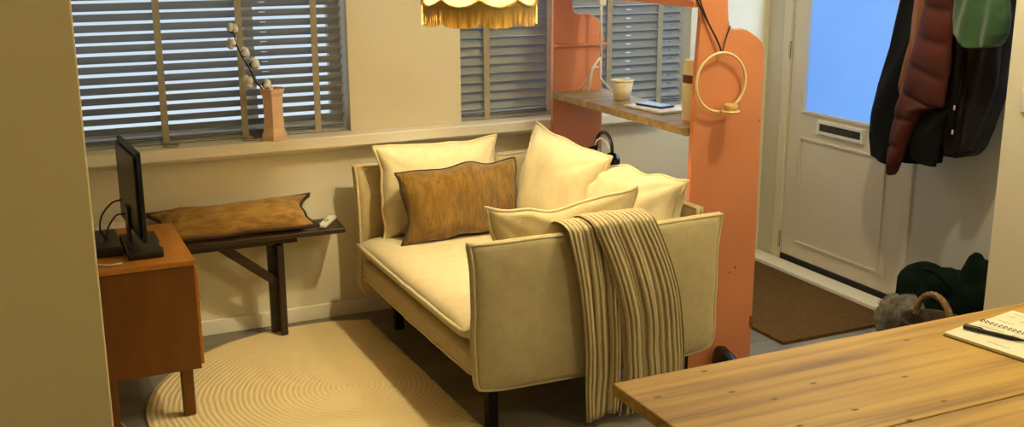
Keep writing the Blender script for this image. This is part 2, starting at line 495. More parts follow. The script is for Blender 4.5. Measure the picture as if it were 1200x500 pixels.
# floor and ceiling
struct(obj('floor', B(-2.2, 4.4, -2.6, YB + .2, -.08, 0), M['floor']))
struct(obj('ceiling', B(-2.2, 4.4, -2.6, YB + .2, 2.6, 2.68), M['ceiling']))
# back wall with two openings
ZS = .865
W1 = (.12, 1.392); W2 = (1.93, 3.205); ZT = 2.05
bm = bmesh.new()
for a in ((-2.2, W1[0], 0, 2.6), (W1[0], W1[1], 0, ZS - .045), (W1[0], W1[1], ZT, 2.6), (W1[1], W2[0], 0, 2.6),
          (W2[0], W2[1], 0, ZS - .045), (W2[0], W2[1], ZT, 2.6), (W2[1], XD + .4, 0, 2.6)):
    box(bm, a[0], a[1], YB, YB + .22, a[2], a[3])
struct(obj('wall_back', bm, M['wall']))
# left, rear and right shell
struct(obj('wall_left', B(-2.2, -2.1, -2.6, YB, 0, 2.6), M['wall']))
struct(obj('wall_front', B(-2.1, 4.3, -2.6, -2.5, 0, 2.6), M['wall']))
struct(obj('wall_near_left', B(-2.1, .130, 2.30, 2.42, 0, 2.6, bev=.004), M['stub']))
struct(obj('wall_near_right', B(3.336, 3.44, -2.5, 2.87, 0, 2.6, bev=.004), M['wall']))
bm = bmesh.new()
for a in ((2.87, 3.66, 0, 2.6), (4.575, YB, 0, 2.6), (3.66, 4.575, 2.12, 2.6)):
    box(bm, XD, XD + .22, a[0], a[1], a[2], a[3])
struct(obj('wall_right', bm, M['wallcool']))

# sill: one long board over both windows, with a step under its nose
bm = bmesh.new()
box(bm, -.3, 3.0, 4.632, YB + .001, ZS - .05, ZS, bev=.006)
box(bm, W1[0] + .001, W1[1] - .001, YB, YB + .13, ZS - .045, ZS)
box(bm, W2[0] + .001, 3.0, YB, YB + .13, ZS - .045, ZS)
box(bm, 3.0, W2[1] - .001, YB - .0005, YB + .13, ZS - .045, ZS)
struct(obj('window_sill', bm, M['trim'])).name = 'trim_1'
bm = bmesh.new()
box(bm, -.3, 3.0, 4.70, YB, ZS - .075, ZS - .0505, bev=.004)
struct(obj('trim_2', bm, M['trim']))
# skirting
bm = bmesh.new()
box(bm, -2.1, 3.55, YB - .016, YB, 0, .068, bev=.003)
struct(obj('baseboard_back', bm, M['trim']))
# windows: frame, mullion, pane
def window(n, x0, x1, mull):
    root = bpy.data.objects.new('window_%d' % n, None); C.objects.link(root); root.location = (x0, YB + .1, ZS)
    struct(root)
    bm = bmesh.new()
    y0, y1 = YB + .135, YB + .175
    box(bm, x0, x0 + .05, y0, y1, ZS, ZT); box(bm, x1 - .05, x1, y0, y1, ZS, ZT)
    box(bm, x0 + .05, x1 - .05, y0, y1, ZS, ZS + .05); box(bm, x0 + .05, x1 - .05, y0, y1, ZT - .05, ZT)
    for mx in mull: box(bm, mx - .022, mx + .022, y0, y1, ZS + .05, ZT - .05)
    obj('window_frame', bm, M['frame'], root)
    obj('pane', B(x0 + .05, x1 - .05, YB + .15, YB + .156, ZS + .05, ZT - .05), M['glass'], root)
window(1, W1[0], W1[1], (.985,))
window(2, W2[0], W2[1], (2.44, 2.82))

# venetian blinds (real slats, hung in the recess)
def blind(x0, x1, tapes, tilt, holes, label, endgap):
    yc = YB + .045
    root = thing('venetian_blind', label, 'blind', ((x0 + x1) / 2, yc, ZS + .012), 'slatted blinds in the windows')
    bm = bmesh.new()
    pitch = .0425; hw = .025
    z = ZS + .068
    k = 0
    while z < ZT - .06:
        a = math.radians(tilt + random.uniform(-1.5, 1.5))
        dz = random.uniform(-.0008, .0008)
        cuts = [x0] + sorted(sum([[h - .014, h + .014] for h in holes], [])) + [x1]
        def strip(xa, xb, s0, s1):
            nn = 6
            rows = []
            for i in range(nn + 1):
                s = s0 + (s1 - s0) * i / nn
                yy = yc + s * hw * math.cos(a); zz = z + dz + s * hw * math.sin(a) + .0016 * (1 - s * s)
                rows.append((yy, zz))
            top = [[bm.verts.new((x, yy, zz + .0012)) for yy, zz in rows] for x in (xa, xb)]
            bot = [[bm.verts.new((x, yy, zz - .0012)) for yy, zz in rows] for x in (xa, xb)]
            for i in range(nn):
                bm.faces.new((top[0][i], top[0][i + 1], top[1][i + 1], top[1][i]))
                bm.faces.new((bot[0][i], bot[1][i], bot[1][i + 1], bot[0][i + 1]))
            for g in (0, nn):
                bm.faces.new((top[0][g], top[1][g], bot[1][g], bot[0][g]))
            for g in (0, 1):
                bm.faces.new(top[g] + bot[g][::-1])
        for i in range(0, len(cuts) - 1, 2):
            strip(cuts[i], cuts[i + 1], -1, 1)
        for h in holes:
            strip(h - .014, h + .014, -1, -.30); strip(h - .014, h + .014, .02, 1)
        z += pitch; k += 1
    obj('slats', bm, M['slat'], root)
    # stack of closed slats and bottom rail
    bm = bmesh.new()
    for i in range(3):
        box(bm, x0, x1, yc - .025, yc + .025, ZS + .016 + i * .0085, ZS + .0195 + i * .0085)
    box(bm, x0, x1, yc - .027, yc + .027, ZS + .001, ZS + .014, bev=.003)
    obj('bottom_rail', bm, M['slat'], root)
    for tx in tapes:
        bm = bmesh.new()
        box(bm, tx - .014, tx + .014, yc - .0315, yc - .0297, ZS + .002, ZT - .03)
        obj('ladder_tape', bm, M['tape'], root)
    obj('head_rail', B(x0, x1, yc - .03, yc + .03, ZT - .045, ZT - .001), M['slat'], root)
    return root
blind(W1[0] + .006, 1.372, (.588, .922, 1.246), -39, (1.03, 1.33), 'grey slatted blind with taupe tapes in the left window behind the vase', 0)
blind(W2[0] + .008, 3.172, (2.07, 2.40, 2.735, 3.03), 47, (2.86, 3.10), 'closed grey slatted blind in the right window behind the salmon shelf unit', 0)
# loose ends of the blind tapes lying on the sill
for (x, s, lab) in ((.60, 1, 'loop of taupe blind cord lying on the sill near the monitor'), (.93, -1, 'loop of taupe blind cord lying on the sill left of the peach vase')):
    c = obj('cord_loop', T(catmull([(x, YB + .0, ZS + .005), (x - .03, YB - .03, ZS + .005), (x - .015, YB - .055, ZS + .005), (x + .025, YB - .05, ZS + .005), (x + .02, YB - .02, ZS + .005), (x - .02, YB - .01, ZS + .008), (x - .01, YB - .04, ZS + .013), (x + .01, YB - .045, ZS + .013)], 5), .0045, seg=6), M['tape'], smooth=True)
    tag(c, lab, 'cord', 'blind cords on the sill')

# door in the right wall
root = bpy.data.objects.new('door_1', None); C.objects.link(root); root.location = (XD, 4.12, 0); struct(root)
x0, x1 = XD + .004, XD + .044
ya, yb = 3.704, 4.534
gy0, gy1, gz0, gz1 = 3.80, 4.43, .834, 1.95
bm = bmesh.new()
box(bm, x0, x1, gy1, yb, .055, 2.05); box(bm, x0, x1, ya, gy0, .055, 2.05)
box(bm, x0, x1, gy0, gy1, .055, gz0); box(bm, x0, x1, gy0, gy1, gz1, 2.05)
obj('door_leaf', bm, M['doorpaint'], root)
obj('glass_pane', B(x0 + .012, x0 + .02, gy0, gy1, gz0, gz1), M['frost'], root)
def rect_frame(bm, x0, x1, ya, yb, za, zb, w):
    box(bm, x0, x1, ya, ya + w, za, zb, bev=.002); box(bm, x0, x1, yb - w, yb, za, zb, bev=.002)
    box(bm, x0, x1, ya + w, yb - w, za, za + w, bev=.002); box(bm, x0, x1, ya + w, yb - w, zb - w, zb, bev=.002)
    return bm
obj('glazing_bead', rect_frame(bmesh.new(), XD - .006, x0 + .012, gy0, gy1, gz0 - .004, gz1, .014), M['doorpaint'], root)
obj('panel_moulding', rect_frame(bmesh.new(), XD - .005, x0 + .002, 3.815, 4.433, .139, .704, .012), M['doorpaint'], root)
ls = obj('letter_slot', rect_frame(bmesh.new(), XD - .014, x0 + .002, 3.968, 4.298, .742, .812, .016), M['white'], root)
obj('slot_flap', B(XD - .006, XD - .001, 3.984, 4.282, .758, .796), M['blackgloss'], ls)
obj('gap_shade_strip', B(XD - .004, x1, ya, yb, .022, .0545), M['darkgap'], root)  # dark strip standing in for the shaded gap under the door
for z in (.13, 1.14, 1.86):
    obj('hinge', lathe(bmesh.new(), [(.0065, -.045), (.0065, .045)], (XD - .006, 4.546, z), 10), M['blackmetal'], root)
h = bmesh.new(); lathe(h, [(.012, 0), (.012, .02)], (0, 0, 0), 12); xform(h, Matrix.Translation((XD - .018, 3.765, 1.0)) @ Matrix.Rotation(PI / 2, 4, 'Y')); box(h, XD - .034, XD - .022, 3.745, 3.86, .992, 1.008, bev=.004)
obj('door_handle', h, M['blackmetal'], root)
bm = bmesh.new()
box(bm, XD - .012, XD + .05, 4.540, 4.60, 0, 2.12, bev=.004)
box(bm, XD - .012, XD + .05, 3.635, 3.698, 0, 2.12, bev=.004)
box(bm, XD - .012, XD + .05, 3.698, 4.54, 2.06, 2.12, bev=.004)
obj('door_frame', bm, M['doorpaint'], root)
struct(obj('trim_3', B(3.57, XD - .0125, 3.58, YB - .02, 0, .030, bev=.004), M['trim']))
bm = B(XD - .0165, XD, 2.87, 3.634, 0, .068, bev=.003)
struct(obj('baseboard_right', bm, M['trim']))

# light switch on the near right wall
t = thing('light_switch', 'white light switch plate on the beige wall at the right', 'switch', (3.335, 2.75, 1.14))
obj('plate', B(3.325, 3.3355, 2.71, 2.795, 1.09, 1.175, bev=.004), M['white'], t)
obj('rocker', B(3.320, 3.3248, 2.73, 2.775, 1.11, 1.155, bev=.002), M['white'], t)

# ------------------------------------------------------------------ rugs
bm = bmesh.new()
N_ = 96
R = .768
prof = []
nr = 37
for i in range(nr):
    prof.append((R * i / (nr - 1), .011))
cv = bm.verts.new((0, 0, .012))
rings = []
for i in range(1, nr):
    r, z = prof[i]
    rings.append([bm.verts.new(((r + .003 * noise.noise(V((math.cos(2 * PI * k / N_) * 3, math.sin(2 * PI * k / N_) * 3, 0)))) * math.cos(2 * PI * k / N_), r * math.sin(2 * PI * k / N_), z + .0012 * math.sin(k * 1.3 + i))) for k in range(N_)])
rings.append([bm.verts.new(((R + .004) * math.cos(2 * PI * k / N_), (R + .004) * math.sin(2 * PI * k / N_), .006)) for k in range(N_)])
rings.append([bm.verts.new((R * math.cos(2 * PI * k / N_), R * math.sin(2 * PI * k / N_), .001)) for k in range(N_)])
for k in range(N_):
    bm.faces.new((cv, rings[0][k], rings[0][(k + 1) % N_]))
for a, b in zip(rings, rings[1:]):
    for k in range(N_): bm.faces.new((a[k], b[k], b[(k + 1) % N_], a[(k + 1) % N_]))
bm.faces.new(rings[-1])
# rug cut straight just under the sofa front to darken the strip there
res = bmesh.ops.bisect_plane(bm, geom=list(bm.verts) + list(bm.edges) + list(bm.faces), plane_co=(.305, 0, 0), plane_no=(1, .02, 0), clear_outer=True)
bmesh.ops.holes_fill(bm, edges=[e for e in bm.edges if e.is_boundary])
o = obj('jute_rug', bm, M['rug'], smooth=True); o.location = (1.105, 3.88, 0)
tag(o, 'cream jute rug with raised rings on the floor in front of the sofa', 'rug')

bm = bmesh.new()
box(bm, 2.92, 3.563, 3.53, YB - .02, .001, .016, bev=.003)
tag(obj('door_mat', bm, M['mat']), 'rectangular brown coir door mat on the floor before the white door', 'mat')

# ------------------------------------------------------------------ sofa
SX0, SX1, SY0, SY1 = 1.345, 2.345, 3.20, 4.66
sofa = thing('sofa', 'cream linen two-seat sofa with piped edges and slim black legs', 'sofa', ((SX0 + SX1) / 2, (SY0 + SY1) / 2, 0))
def slab(name, w, h, t, mtx, seed, parent, ear=.016, bul=.062, pr=.0065):
    bm, F, K = soft(w, h, t + bul, mtx, seed, pinch=.012, ear=ear, wr=.003, edge=t, n=26, pow_=.42, low=-.08)
    p = obj(name, bm, M['sofa'], parent, smooth=True)
    for Lp in (F, K):
        obj('piping', T(Lp, pr, seg=6, closed=True), M['pipe'], p, smooth=True)
    return p
# near arm (faces the table), far arm, back
slab('armrest', SX1 - SX0 - .002, .535, .020, frame_of(((SX0 + SX1) / 2 +.006, 3.25, .444), (1, 0, 0), (0, 0, 1)), 1, sofa)
slab('armrest', SX1 - SX0 - .02, .60, .035, frame_of(((SX0 + SX1) / 2, 4.575, .43), (1, 0, 0), (0, 0, 1)), 2, sofa)
slab('backrest', 1.22, .555, .018, frame_of((2.298, 3.915, .445), (0, 1, 0), (0, 0, 1)), 3, sofa)
# base: lower upholstered frame
bm = bmesh.new()
box(bm, SX0 + .012, 2.25, 3.295, 4.515, .222, .318, bev=.018, seg=3)
lb = obj('base_frame', bm, M['sofa'], sofa, smooth=True)
def yline(z, x, y0=3.30, y1=4.515, sag=0.0, n=14, sd=0.):
    return [(x + .003 * noise.noise(V((i * .7, sd, 0))), y0 + (y1 - y0) * i / n, z - sag * math.sin(PI * i / n) + .004 * noise.noise(V((i * .9, sd, 3)))) for i in range(n + 1)]
obj('piping', T(yline(.242, SX0 + .014, sag=.008, sd=1), .0075, seg=6), M['sofaw'], lb, smooth=True)
obj('piping', T(yline(.302, SX0 + .016, sag=.006, sd=2), .006, seg=6), M['pipe'], lb, smooth=True)
# seat cushion
bm = bmesh.new()
nx, ny = 22, 26
X0, X1, Y0, Y1 = SX0 - .006, 2.25, 3.298, 4.522
G = {}
for s in (1, -1):
    for i in range(nx + 1):
        for j in range(ny + 1):
            u = -math.cos(PI * i / nx); v = -math.cos(PI * j / ny)
            x = (X0 + X1) / 2 + (X1 - X0) / 2 * u; y = (Y0 + Y1) / 2 + (Y1 - Y0) / 2 * v
            b = ((1 - abs(u) ** 8) * (1 - abs(v) ** 10)) ** .5
            if s == 1: z = .392 + .055 * b + .004 * noise.noise(V((x * 5, y * 5, 0))) * b
            else: z = .392 - .068 * ((1 - abs(u) ** 14) * (1 - abs(v) ** 14)) ** .5
            if i in (0, nx) or j in (0, ny):
                if s == -1: G[(s, i, j)] = G[(1, i, j)]; continue
            G[(s, i, j)] = bm.verts.new((x, y, z))
for s in (1, -1):
    for i in range(nx):
        for j in range(ny):
            bm.faces.new((G[(s, i, j)], G[(s, i + 1, j)], G[(s, i + 1, j + 1)], G[(s, i, j + 1)]))
sc = obj('seat_cushion', bm, M['sofaw'], sofa, smooth=True)
obj('piping', T(yline(.392, X0 - .002, 3.302, 4.518, sag=.004, sd=4), .0085, seg=6), M['sofaw'], sc, smooth=True)
for x, y in ((1.455, 3.325), (1.49, 4.44), (2.26, 3.325), (2.26, 4.44)):
    obj('leg', B(x - .019, x + .019, y - .019, y + .019, .001, .234, bev=.002), M['blackmetal'], sofa)
obj('under_rail', B(1.40, 2.31, 3.31, 3.34, .195, .234), M['blackmetal'], sofa)
obj('under_rail', B(1.40, 2.31, 4.43, 4.46, .195, .234), M['blackmetal'], sofa)

# ------------------------------------------------------------------ cushions on the sofa
cushion('sofa_cushion', 'cream piped cushion leaning on the far armrest behind the mustard cushion', 'cushion',
        frame_of((1.70, 4.435, .635), (1, 0, .015), (.0, .13, 1)), .56, .395, .17, M['sofaw'], M['pipe'], 11, pinch=.045, ear=.04, wr=.010, pr=.0075, wave=1.0, group='cream cushions on the sofa')
cushion('throw_pillow', 'mustard slubbed pillow with dark brown edging propped upright on the sofa seat', 'cushion',
        frame_of((1.735, 4.285, .605), (1, .05, .02), (-.02, .17, 1)), .54, .305, .15, M['mustard'], M['brownedge'], 21, pr=.005, pinch=.02, ear=.05, wr=.012, wave=1.2)
cushion('sofa_cushion', 'tall cream piped back cushion with pointed corners beside the mustard cushion', 'cushion',
        frame_of((2.11, 4.07, .648), (0, 1, .06), (.20, .0, 1)), .63, .45, .20, M['sofaw'], M['pipe'], 31, pinch=.05, ear=.07, wr=.012, pr=.0075, wave=.8, group='cream cushions on the sofa')
cushion('sofa_cushion', 'cream back cushion leaning by the salmon panel in the sofa corner', 'cushion',
        frame_of((2.165, 3.60, .620), (-.12, 1, -.03), (.26, 0, 1)), .56, .42, .20, M['sofaw'], M['pipe'], 41, pinch=.04, ear=.04, wr=.016, pr=.0075, wave=.8, group='cream cushions on the sofa')
cushion('sofa_cushion', 'greyish cream cushion leaning inside the near armrest left of the striped throw', 'cushion',
        frame_of((1.762, 3.375, .612), (1, 0, .02), (0, -.06, 1)), .56, .38, .13, M['sofa'], M['pipe'], 51, pinch=.05, ear=.07, wr=.012, topdip=.05, pr=.0075, wave=1.0, group='cream cushions on the sofa')

# ------------------------------------------------------------------ striped throw over the near arm
throw = thing('throw_blanket', 'ribbed cream and taupe striped throw hanging over the near sofa arm', 'blanket', (1.9, 3.17, .0))
def drape(name, tops, bots, zb, seed, yoff, ulo, uhi, pleat, inner=.60):
    bm = bmesh.new(); uvl = bm.loops.layers.uv.new('UVMap')
    nu, path = 72, []
    yo = 3.193 - yoff; yi = 3.309 + .012; zt = .737 + yoff * .6
    for z in (inner, .66, .70): path.append((yi, z))
    for k in range(7):
        a = PI * k / 6
        path.append(((yo + yi) / 2 + (yi - yo) / 2 * math.cos(a), zt - .012 + .022 * math.sin(a)))
    nv = 34
    for k in range(1, nv + 1):
        f = k / nv
        path.append((yo - .012 * math.sin(PI * min(1, f * 1.4)) , zt - .012 - f))
    grid = []
    for i in range(nu + 1):
        u = i / nu
        col = []
        zbot = zb(u)
        for k, (y, z) in enumerate(path):
            f = max(0, (k - 9) / nv)
            if f > 0: z = zt - .012 - f * (zt - .012 - zbot)
            xt = tops[0] + (tops[1] - tops[0]) * u
            xb = bots[0] + (bots[1] - bots[0]) * u
            g = 1 - (1 - f) ** 2.3
            x = xt + (xb - xt) * g
            ph = pleat(u)
            amp = .35 + .65 * min(1, f * 2.2)
            dy = -abs(ph) * amp * .022 - .006 * (.5 + .5 * noise.noise(V((u * 5, f * 4, seed))))
            dy -= .0014 * (math.sin(2 * PI * 22 * (ulo + (uhi - ulo) * u)) + 1)
            dx = .012 * noise.noise(V((u * 2, f * 3.5, seed + 4))) * f + .008 * math.sin(ph * 3) * amp
            dz = 0
            if f == 0:
                if k >= 3 and k <= 9: dz = -dy * .5; dy = dy * (k - 6) / 3 if k > 6 else 0
                else: dy = -dy * .2
            col.append((bm.verts.new((x + dx, y + dy, z + dz)), u, k / len(path)))
        grid.append(col)
    for i in range(nu):
        for k in range(len(path) - 1):
            q = [grid[i][k], grid[i + 1][k], grid[i + 1][k + 1], grid[i][k + 1]]
            fc = bm.faces.new([a[0] for a in q])
            for lp, a in zip(fc.loops, q): lp[uvl].uv = (ulo + (uhi - ulo) * a[1], a[2])
    ends = [c[-1][0].co.copy() for c in grid]
    o = obj(name, bm, M['knit'], throw, smooth=True)
    md = o.modifiers.new('thick', 'SOLIDIFY'); md.thickness = .004; md.offset = 0
    return ends
e1 = drape('blanket_fold', (1.685, 1.85), (1.752, 1.885), lambda u: .022 + .02 * u, 3, .004, 0, .42, lambda u: math.sin(PI * u * 2.6 + .4))
e2 = drape('blanket_fold', (1.775, 2.025), (1.905, 2.168), lambda u: .085 + .01 * math.sin(u * 9), 8, .026, .38, 1, lambda u: math.sin(PI * u * 3.2) * (1 if u < .55 else .35))
bm = bmesh.new()
for p in e2[::2]:
    q = p.copy()
    pts = [q]
    for k in range(5):
        q = q + V((random.uniform(-.006, .006), random.uniform(-.004, .004), -.011)); pts.append(q)
    tube(bm, pts, lambda f: .0028 * (1 - .3 * f), seg=5)
obj('fringe', bm, M['knitplain'], throw, smooth=True)

# ------------------------------------------------------------------ headphones on the sofa back
hp = thing('headphones', 'black headphones resting on top of the sofa back behind the cushions', 'headphones', (2.32, 4.09, .735))
cy, cz = 4.085, .815
arc = [(2.335, cy + .07 * math.cos(a), cz + .005 + .068 * math.sin(a)) for a in [math.radians(d) for d in range(-15, 196, 10)]]
obj('headband', T(arc, lambda f: .0075), M['black'], hp, smooth=True)
arc = [(2.325, cy + .06 * math.cos(a), cz + .045 * math.sin(a)) for a in [math.radians(d) for d in range(10, 171, 10)]]
obj('band_lining', T(arc, .004), M['grey'], hp, smooth=True)
for yy in (cy - .085, cy + .078):
    bm = bmesh.new(); lathe(bm, [(.012, -.018), (.032, -.014), (.038, 0), (.034, .014), (.012, .018)], (0, 0, 0), 20)
    xform(bm, Matrix.Translation((2.325, yy, .778)) @ Matrix.Rotation(math.radians(70), 4, 'X'))
    obj('ear_cup', bm, M['blackgloss'], hp, smooth=True)

# ------------------------------------------------------------------ salmon shelf unit
unit = thing('shelf_unit', 'salmon painted open shelf unit with scalloped side panels and a wooden shelf', 'shelf', (2.52, 4.02, 0))
near = [(2.352, .002), (2.686, .002), (2.686, .45), (2.680, 1.08), (2.676, 1.285)]
near += [(2.665, 1.315), (2.640, 1.338), (2.614, 1.352), (2.590, 1.365), (2.569, 1.370), (2.54, 1.369), (2.520, 1.373), (2.511, 1.385), (2.505, 1.401), (2.500, 1.44), (2.497, 1.49), (2.49, 1.60), (2.46, 1.68), (2.38, 1.70)]
near += [(2.378, 1.42), (2.366, 1.2), (2.358, .9)]
def panel(pts, y0, y1):
    bm = bmesh.new(); prism(bm, pts, y0, y1, 'Y')
    p = obj('side_panel', bm, M['pink'], unit)
    md = p.modifiers.new('b', 'BEVEL'); md.width = .003; md.segments = 2; md.limit_method = 'ANGLE'
    return p
pn = panel(near, 3.45, 3.475)
far = [(2.335, .002), (2.612, .002), (2.610, .72), (2.606, 1.147), (2.612, 1.22), (2.613, 1.26), (2.608, 1.29), (2.600, 1.307), (2.582, 1.325), (2.565, 1.342), (2.547, 1.352), (2.52, 1.360), (2.495, 1.364), (2.482, 1.358), (2.471, 1.358), (2.455, 1.366), (2.446, 1.378), (2.441, 1.41), (2.44, 1.49), (2.44, 1.60), (2.41, 1.68), (2.345, 1.70)]
pf = panel(far, 4.59, 4.612)
obj('ledge', B(2.345, 2.618, 4.568, 4.5895, 1.210, 1.224, bev=.003), M['pink'], unit)
bm = bmesh.new(); box(bm, 2.345, 2.61, 3.4755, 4.5895, .968, 1.0, bev=.002)
sh = obj('wooden_shelf', xform(bm, Matrix.Identity(4)), M['shelfwood'], unit)
obj('top_shelf', B(2.36, 2.50, 3.4755, 4.5895, 1.455, 1.48, bev=.002), M['pink'], unit)
obj('hinge_plate', B(2.672, 2.688, 3.4465, 3.4498, .15, .20), M['brass'], unit)
for x, z in ((2.56, .40), (2.585, .42), (2.59, .415), (2.67, 1.01)):
    b2 = bmesh.new(); lathe(b2, [(.003, 0), (.003, .0012)], (0, 0, 0), 8); xform(b2, Matrix.Translation((x, 3.4495, z)) @ Matrix.Rotation(PI / 2, 4, 'X'))
    obj('screw_hole', b2, M['darkgap'], pn)

# things on the shelf
ct = thing('paper_cup', 'cream paper cup standing on the wooden shelf', 'cup', (2.50, 4.22, 1.0))
bm = bmesh.new(); lathe(bm, [(.036, 0), (.05, .087), (.0475, .087), (.034, .004)], (2.50, 4.22, 1.0015), 28); obj('cup_wall', bm, M['paper'], ct, smooth=True)
bm = bmesh.new(); tube(bm, [(2.50 + .0505 * math.cos(a), 4.22 + .0505 * math.sin(a), 1.089) for a in [2 * PI * k / 28 for k in range(28)]], .003, seg=6, closed=True)
obj('rolled_rim', bm, M['paper'], ct, smooth=True)
# white tablet with black phone on it
rz = Matrix.Translation((2.495, 3.925, 0)) @ Matrix.Rotation(math.radians(6), 4, 'Z')
bm = B(-.078, .078, -.13, .13, 1.0005, 1.011, bev=.004); xform(bm, rz)
tag(obj('notepad', bm, M['white'], smooth=False), 'thin white pad lying under a black phone on the wooden shelf', 'pad')
ph = thing('phone', 'black phone lying on a white pad on the wooden shelf', 'phone', (2.50, 3.945, 1.0115))
rz2 = Matrix.Translation((2.50, 3.945, 0)) @ Matrix.Rotation(math.radians(14), 4, 'Z')
bm = B(-.04, .04, -.078, .078, 1.0115, 1.019, bev=.003); xform(bm, rz2); obj('phone_body', bm, M['black'], ph)
bm = B(-.036, .036, -.073, .073, 1.0191, 1.0196); xform(bm, rz2); obj('screen', bm, M['blackgloss'], ph)
# cylinder box
cb = thing('canister', 'tall cream canister with a brown band on the shelf beside the near panel', 'canister', (2.52, 3.64, 1.0))
bm = bmesh.new(); lathe(bm, [(.058, 0), (.06, .003), (.06, .232), (.056, .238)], (2.495, 3.625, 1.0005), 32); obj('canister_body', bm, M['paper'], cb, smooth=False)
bm = bmesh.new(); lathe(bm, [(.0606, .150), (.0606, .182)], (2.495, 3.625, 1.0005), 32, close=False); obj('band', bm, M['brownband'], cb, smooth=True)
# white wire stand
ws = thing('wire_stand', 'thin white bent wire stand on the far end of the wooden shelf', 'stand', (2.52, 4.47, 1.0))
obj('pole', T([(2.529, 4.47, 1.454), (2.527, 4.47, 1.38), (2.529, 4.47, 1.165)], .0055), M['white'], ws, smooth=True)
obj('plug', B(2.512, 2.546, 4.455, 4.485, 1.405, 1.435, bev=.004), M['white'], ws)
obj('leg', T([(2.529, 4.47, 1.168), (2.505, 4.468, 1.143), (2.484, 4.466, 1.12), (2.455, 4.45, 1.005)], .0055), M['white'], ws, smooth=True)
obj('leg', T([(2.529, 4.47, 1.168), (2.528, 4.47, 1.07), (2.575, 4.44, 1.005)], .0045), M['white'], ws, smooth=True)
obj('leg', T([(2.505, 4.468, 1.143), (2.47, 4.50, 1.05), (2.45, 4.53, 1.005)], .0045), M['white'], ws, smooth=True)
obj('cross_bar', T([(2.484, 4.466, 1.122), (2.516, 4.468, 1.122)], .004), M['white'], ws, smooth=True)

# hoop candle holder hung on the near panel
hc = thing('hoop_candle_holder', 'round cream hoop candle holder hanging by black cord on the salmon panel', 'candle holder', (2.462, 3.42, 1.06))
hoop = [(2.462 + .112 * math.cos(a), 3.424, 1.175 + .112 * math.sin(a)) for a in [2 * PI * k / 48 for k in range(48)]]
obj('hoop', T(hoop, .0055, closed=True), M['cream'], hc, smooth=True)
bm = bmesh.new(); lathe(bm, [(.03, 0), (.036, .004), (.036, .009), (.03, .009)], (2.485, 3.388, 1.062), 24); obj('drip_plate', bm, M['cream'], hc, smooth=True)
bm = bmesh.new(); lathe(bm, [(.024, 0), (.027, .024), (.022, .024), (.018, .008)], (2.485, 3.388, 1.0712), 20); obj('candle_cup', bm, M['candlewood'], hc, smooth=True)
obj('cord', T(catmull([(2.330, 3.445, 1.52), (2.39, 3.44, 1.42), (2.44, 3.435, 1.34), (2.464, 3.43, 1.288)], 6), .0035, seg=6), M['cord_b'], hc)
obj('cord', T(catmull([(2.348, 3.445, 1.52), (2.405, 3.44, 1.40), (2.45, 3.435, 1.325), (2.464, 3.43, 1.288)], 6), .0025, seg=6), M['cord_b'], hc)
obj('cord', T([(2.466, 3.43, 1.288), (2.485, 3.438, 1.335), (2.508, 3.4455, 1.383)], .0025, seg=6), M['cord_b'], hc)

# ------------------------------------------------------------------ lamp
lamp = thing('pendant_lamp', 'vintage hanging lamp shade with scallops and golden fringe above the sofa', 'lamp', (1.586, 3.70, 1.40))
LX, LY = 1.586, 3.70
def scal(a):  # 0 at cusp, 1 in the middle of a scallop ; nine scallops, one cusp straight at the viewer
    ph = (a + math.radians(113.2) + 4 * PI) / (2 * PI) * 9
    f = ph - math.floor(ph)
    return math.sin(PI * f) ** .8
NA = 180
bm = bmesh.new(); rows = []
for a in [2 * PI * (k / NA) for k in range(NA)]:
    s = scal(a)
    col = []
    zl = 1.503 - .026 * s
    for j in range(13):
        f = j / 12
        rr = .202 + .002 * s - f * .004 if f < .3 else .201 - .12 * ((f - .3) / .7) ** 1.3
        rr += .004 * s * (1 - f)
        z = zl + (1.74 - zl) * f
        col.append(bm.verts.new((LX + rr * math.cos(a), LY + rr * math.sin(a), z)))
    rows.append(col)
for i in range(NA):
    A, D = rows[i], rows[(i + 1) % NA]
    for j in range(12): bm.faces.new((A[j], D[j], D[j + 1], A[j + 1]))
obj('lamp_shade', bm, M['shade'], lamp, smooth=True)
trim = [(LX + (.206 + .004 * scal(a)) * math.cos(a), LY + (.206 + .004 * scal(a)) * math.sin(a), 1.503 - .026 * scal(a)) for a in [2 * PI * (k / NA) for k in range(NA)]]
obj('scalloped_trim', T(trim, .0042, seg=6, closed=True), M['gold'], lamp, smooth=True)
bm = bmesh.new()
NF = 540
for k in range(NF):
    a = 2 * PI * k / NF
    s = scal(a)
    r = .2045 + .004 * s
    z0 = 1.503 - .026 * s; z1 = 1.424 - .018 * s ** .7 + random.uniform(-.003, .003)
    w = .0015
    ca, sa = math.cos(a), math.sin(a)
    j = random.uniform(-.0015, .0015)
    pts = [(r, z0), (r + .002, (z0 * 2 + z1) / 3), (r + .002 + j, z1)]
    L1 = [bm.verts.new((LX + q * ca - w * sa, LY + q * sa + w * ca, z)) for q, z in pts]
    L2 = [bm.verts.new((LX + q * ca + w * sa, LY + q * sa - w * ca, z)) for q, z in pts]
    for i in range(2): bm.faces.new((L1[i], L2[i], L2[i + 1], L1[i + 1]))
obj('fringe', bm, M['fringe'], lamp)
obj('cord', T([(LX, LY, 1.72), (LX, LY, 2.6)], .004), M['cord_b'], lamp)
bm = bmesh.new(); lathe(bm, [(.02, 0), (.02, .06)], (LX, LY, 1.665), 16); obj('socket', bm, M['blackmetal'], lamp)
bm = bmesh.new()
for k in range(3):
    a = 2 * PI * k / 3; tube(bm, [(LX, LY, 1.735), (LX + .079 * math.cos(a), LY + .079 * math.sin(a), 1.738)], .002, seg=5)
obj('shade_spider', bm, M['blackmetal'], lamp)
M['bulb'] = mat('bulb_glow', srgb(255, 220, 160), .4, emit=srgb(255, 200, 120), estr=3)
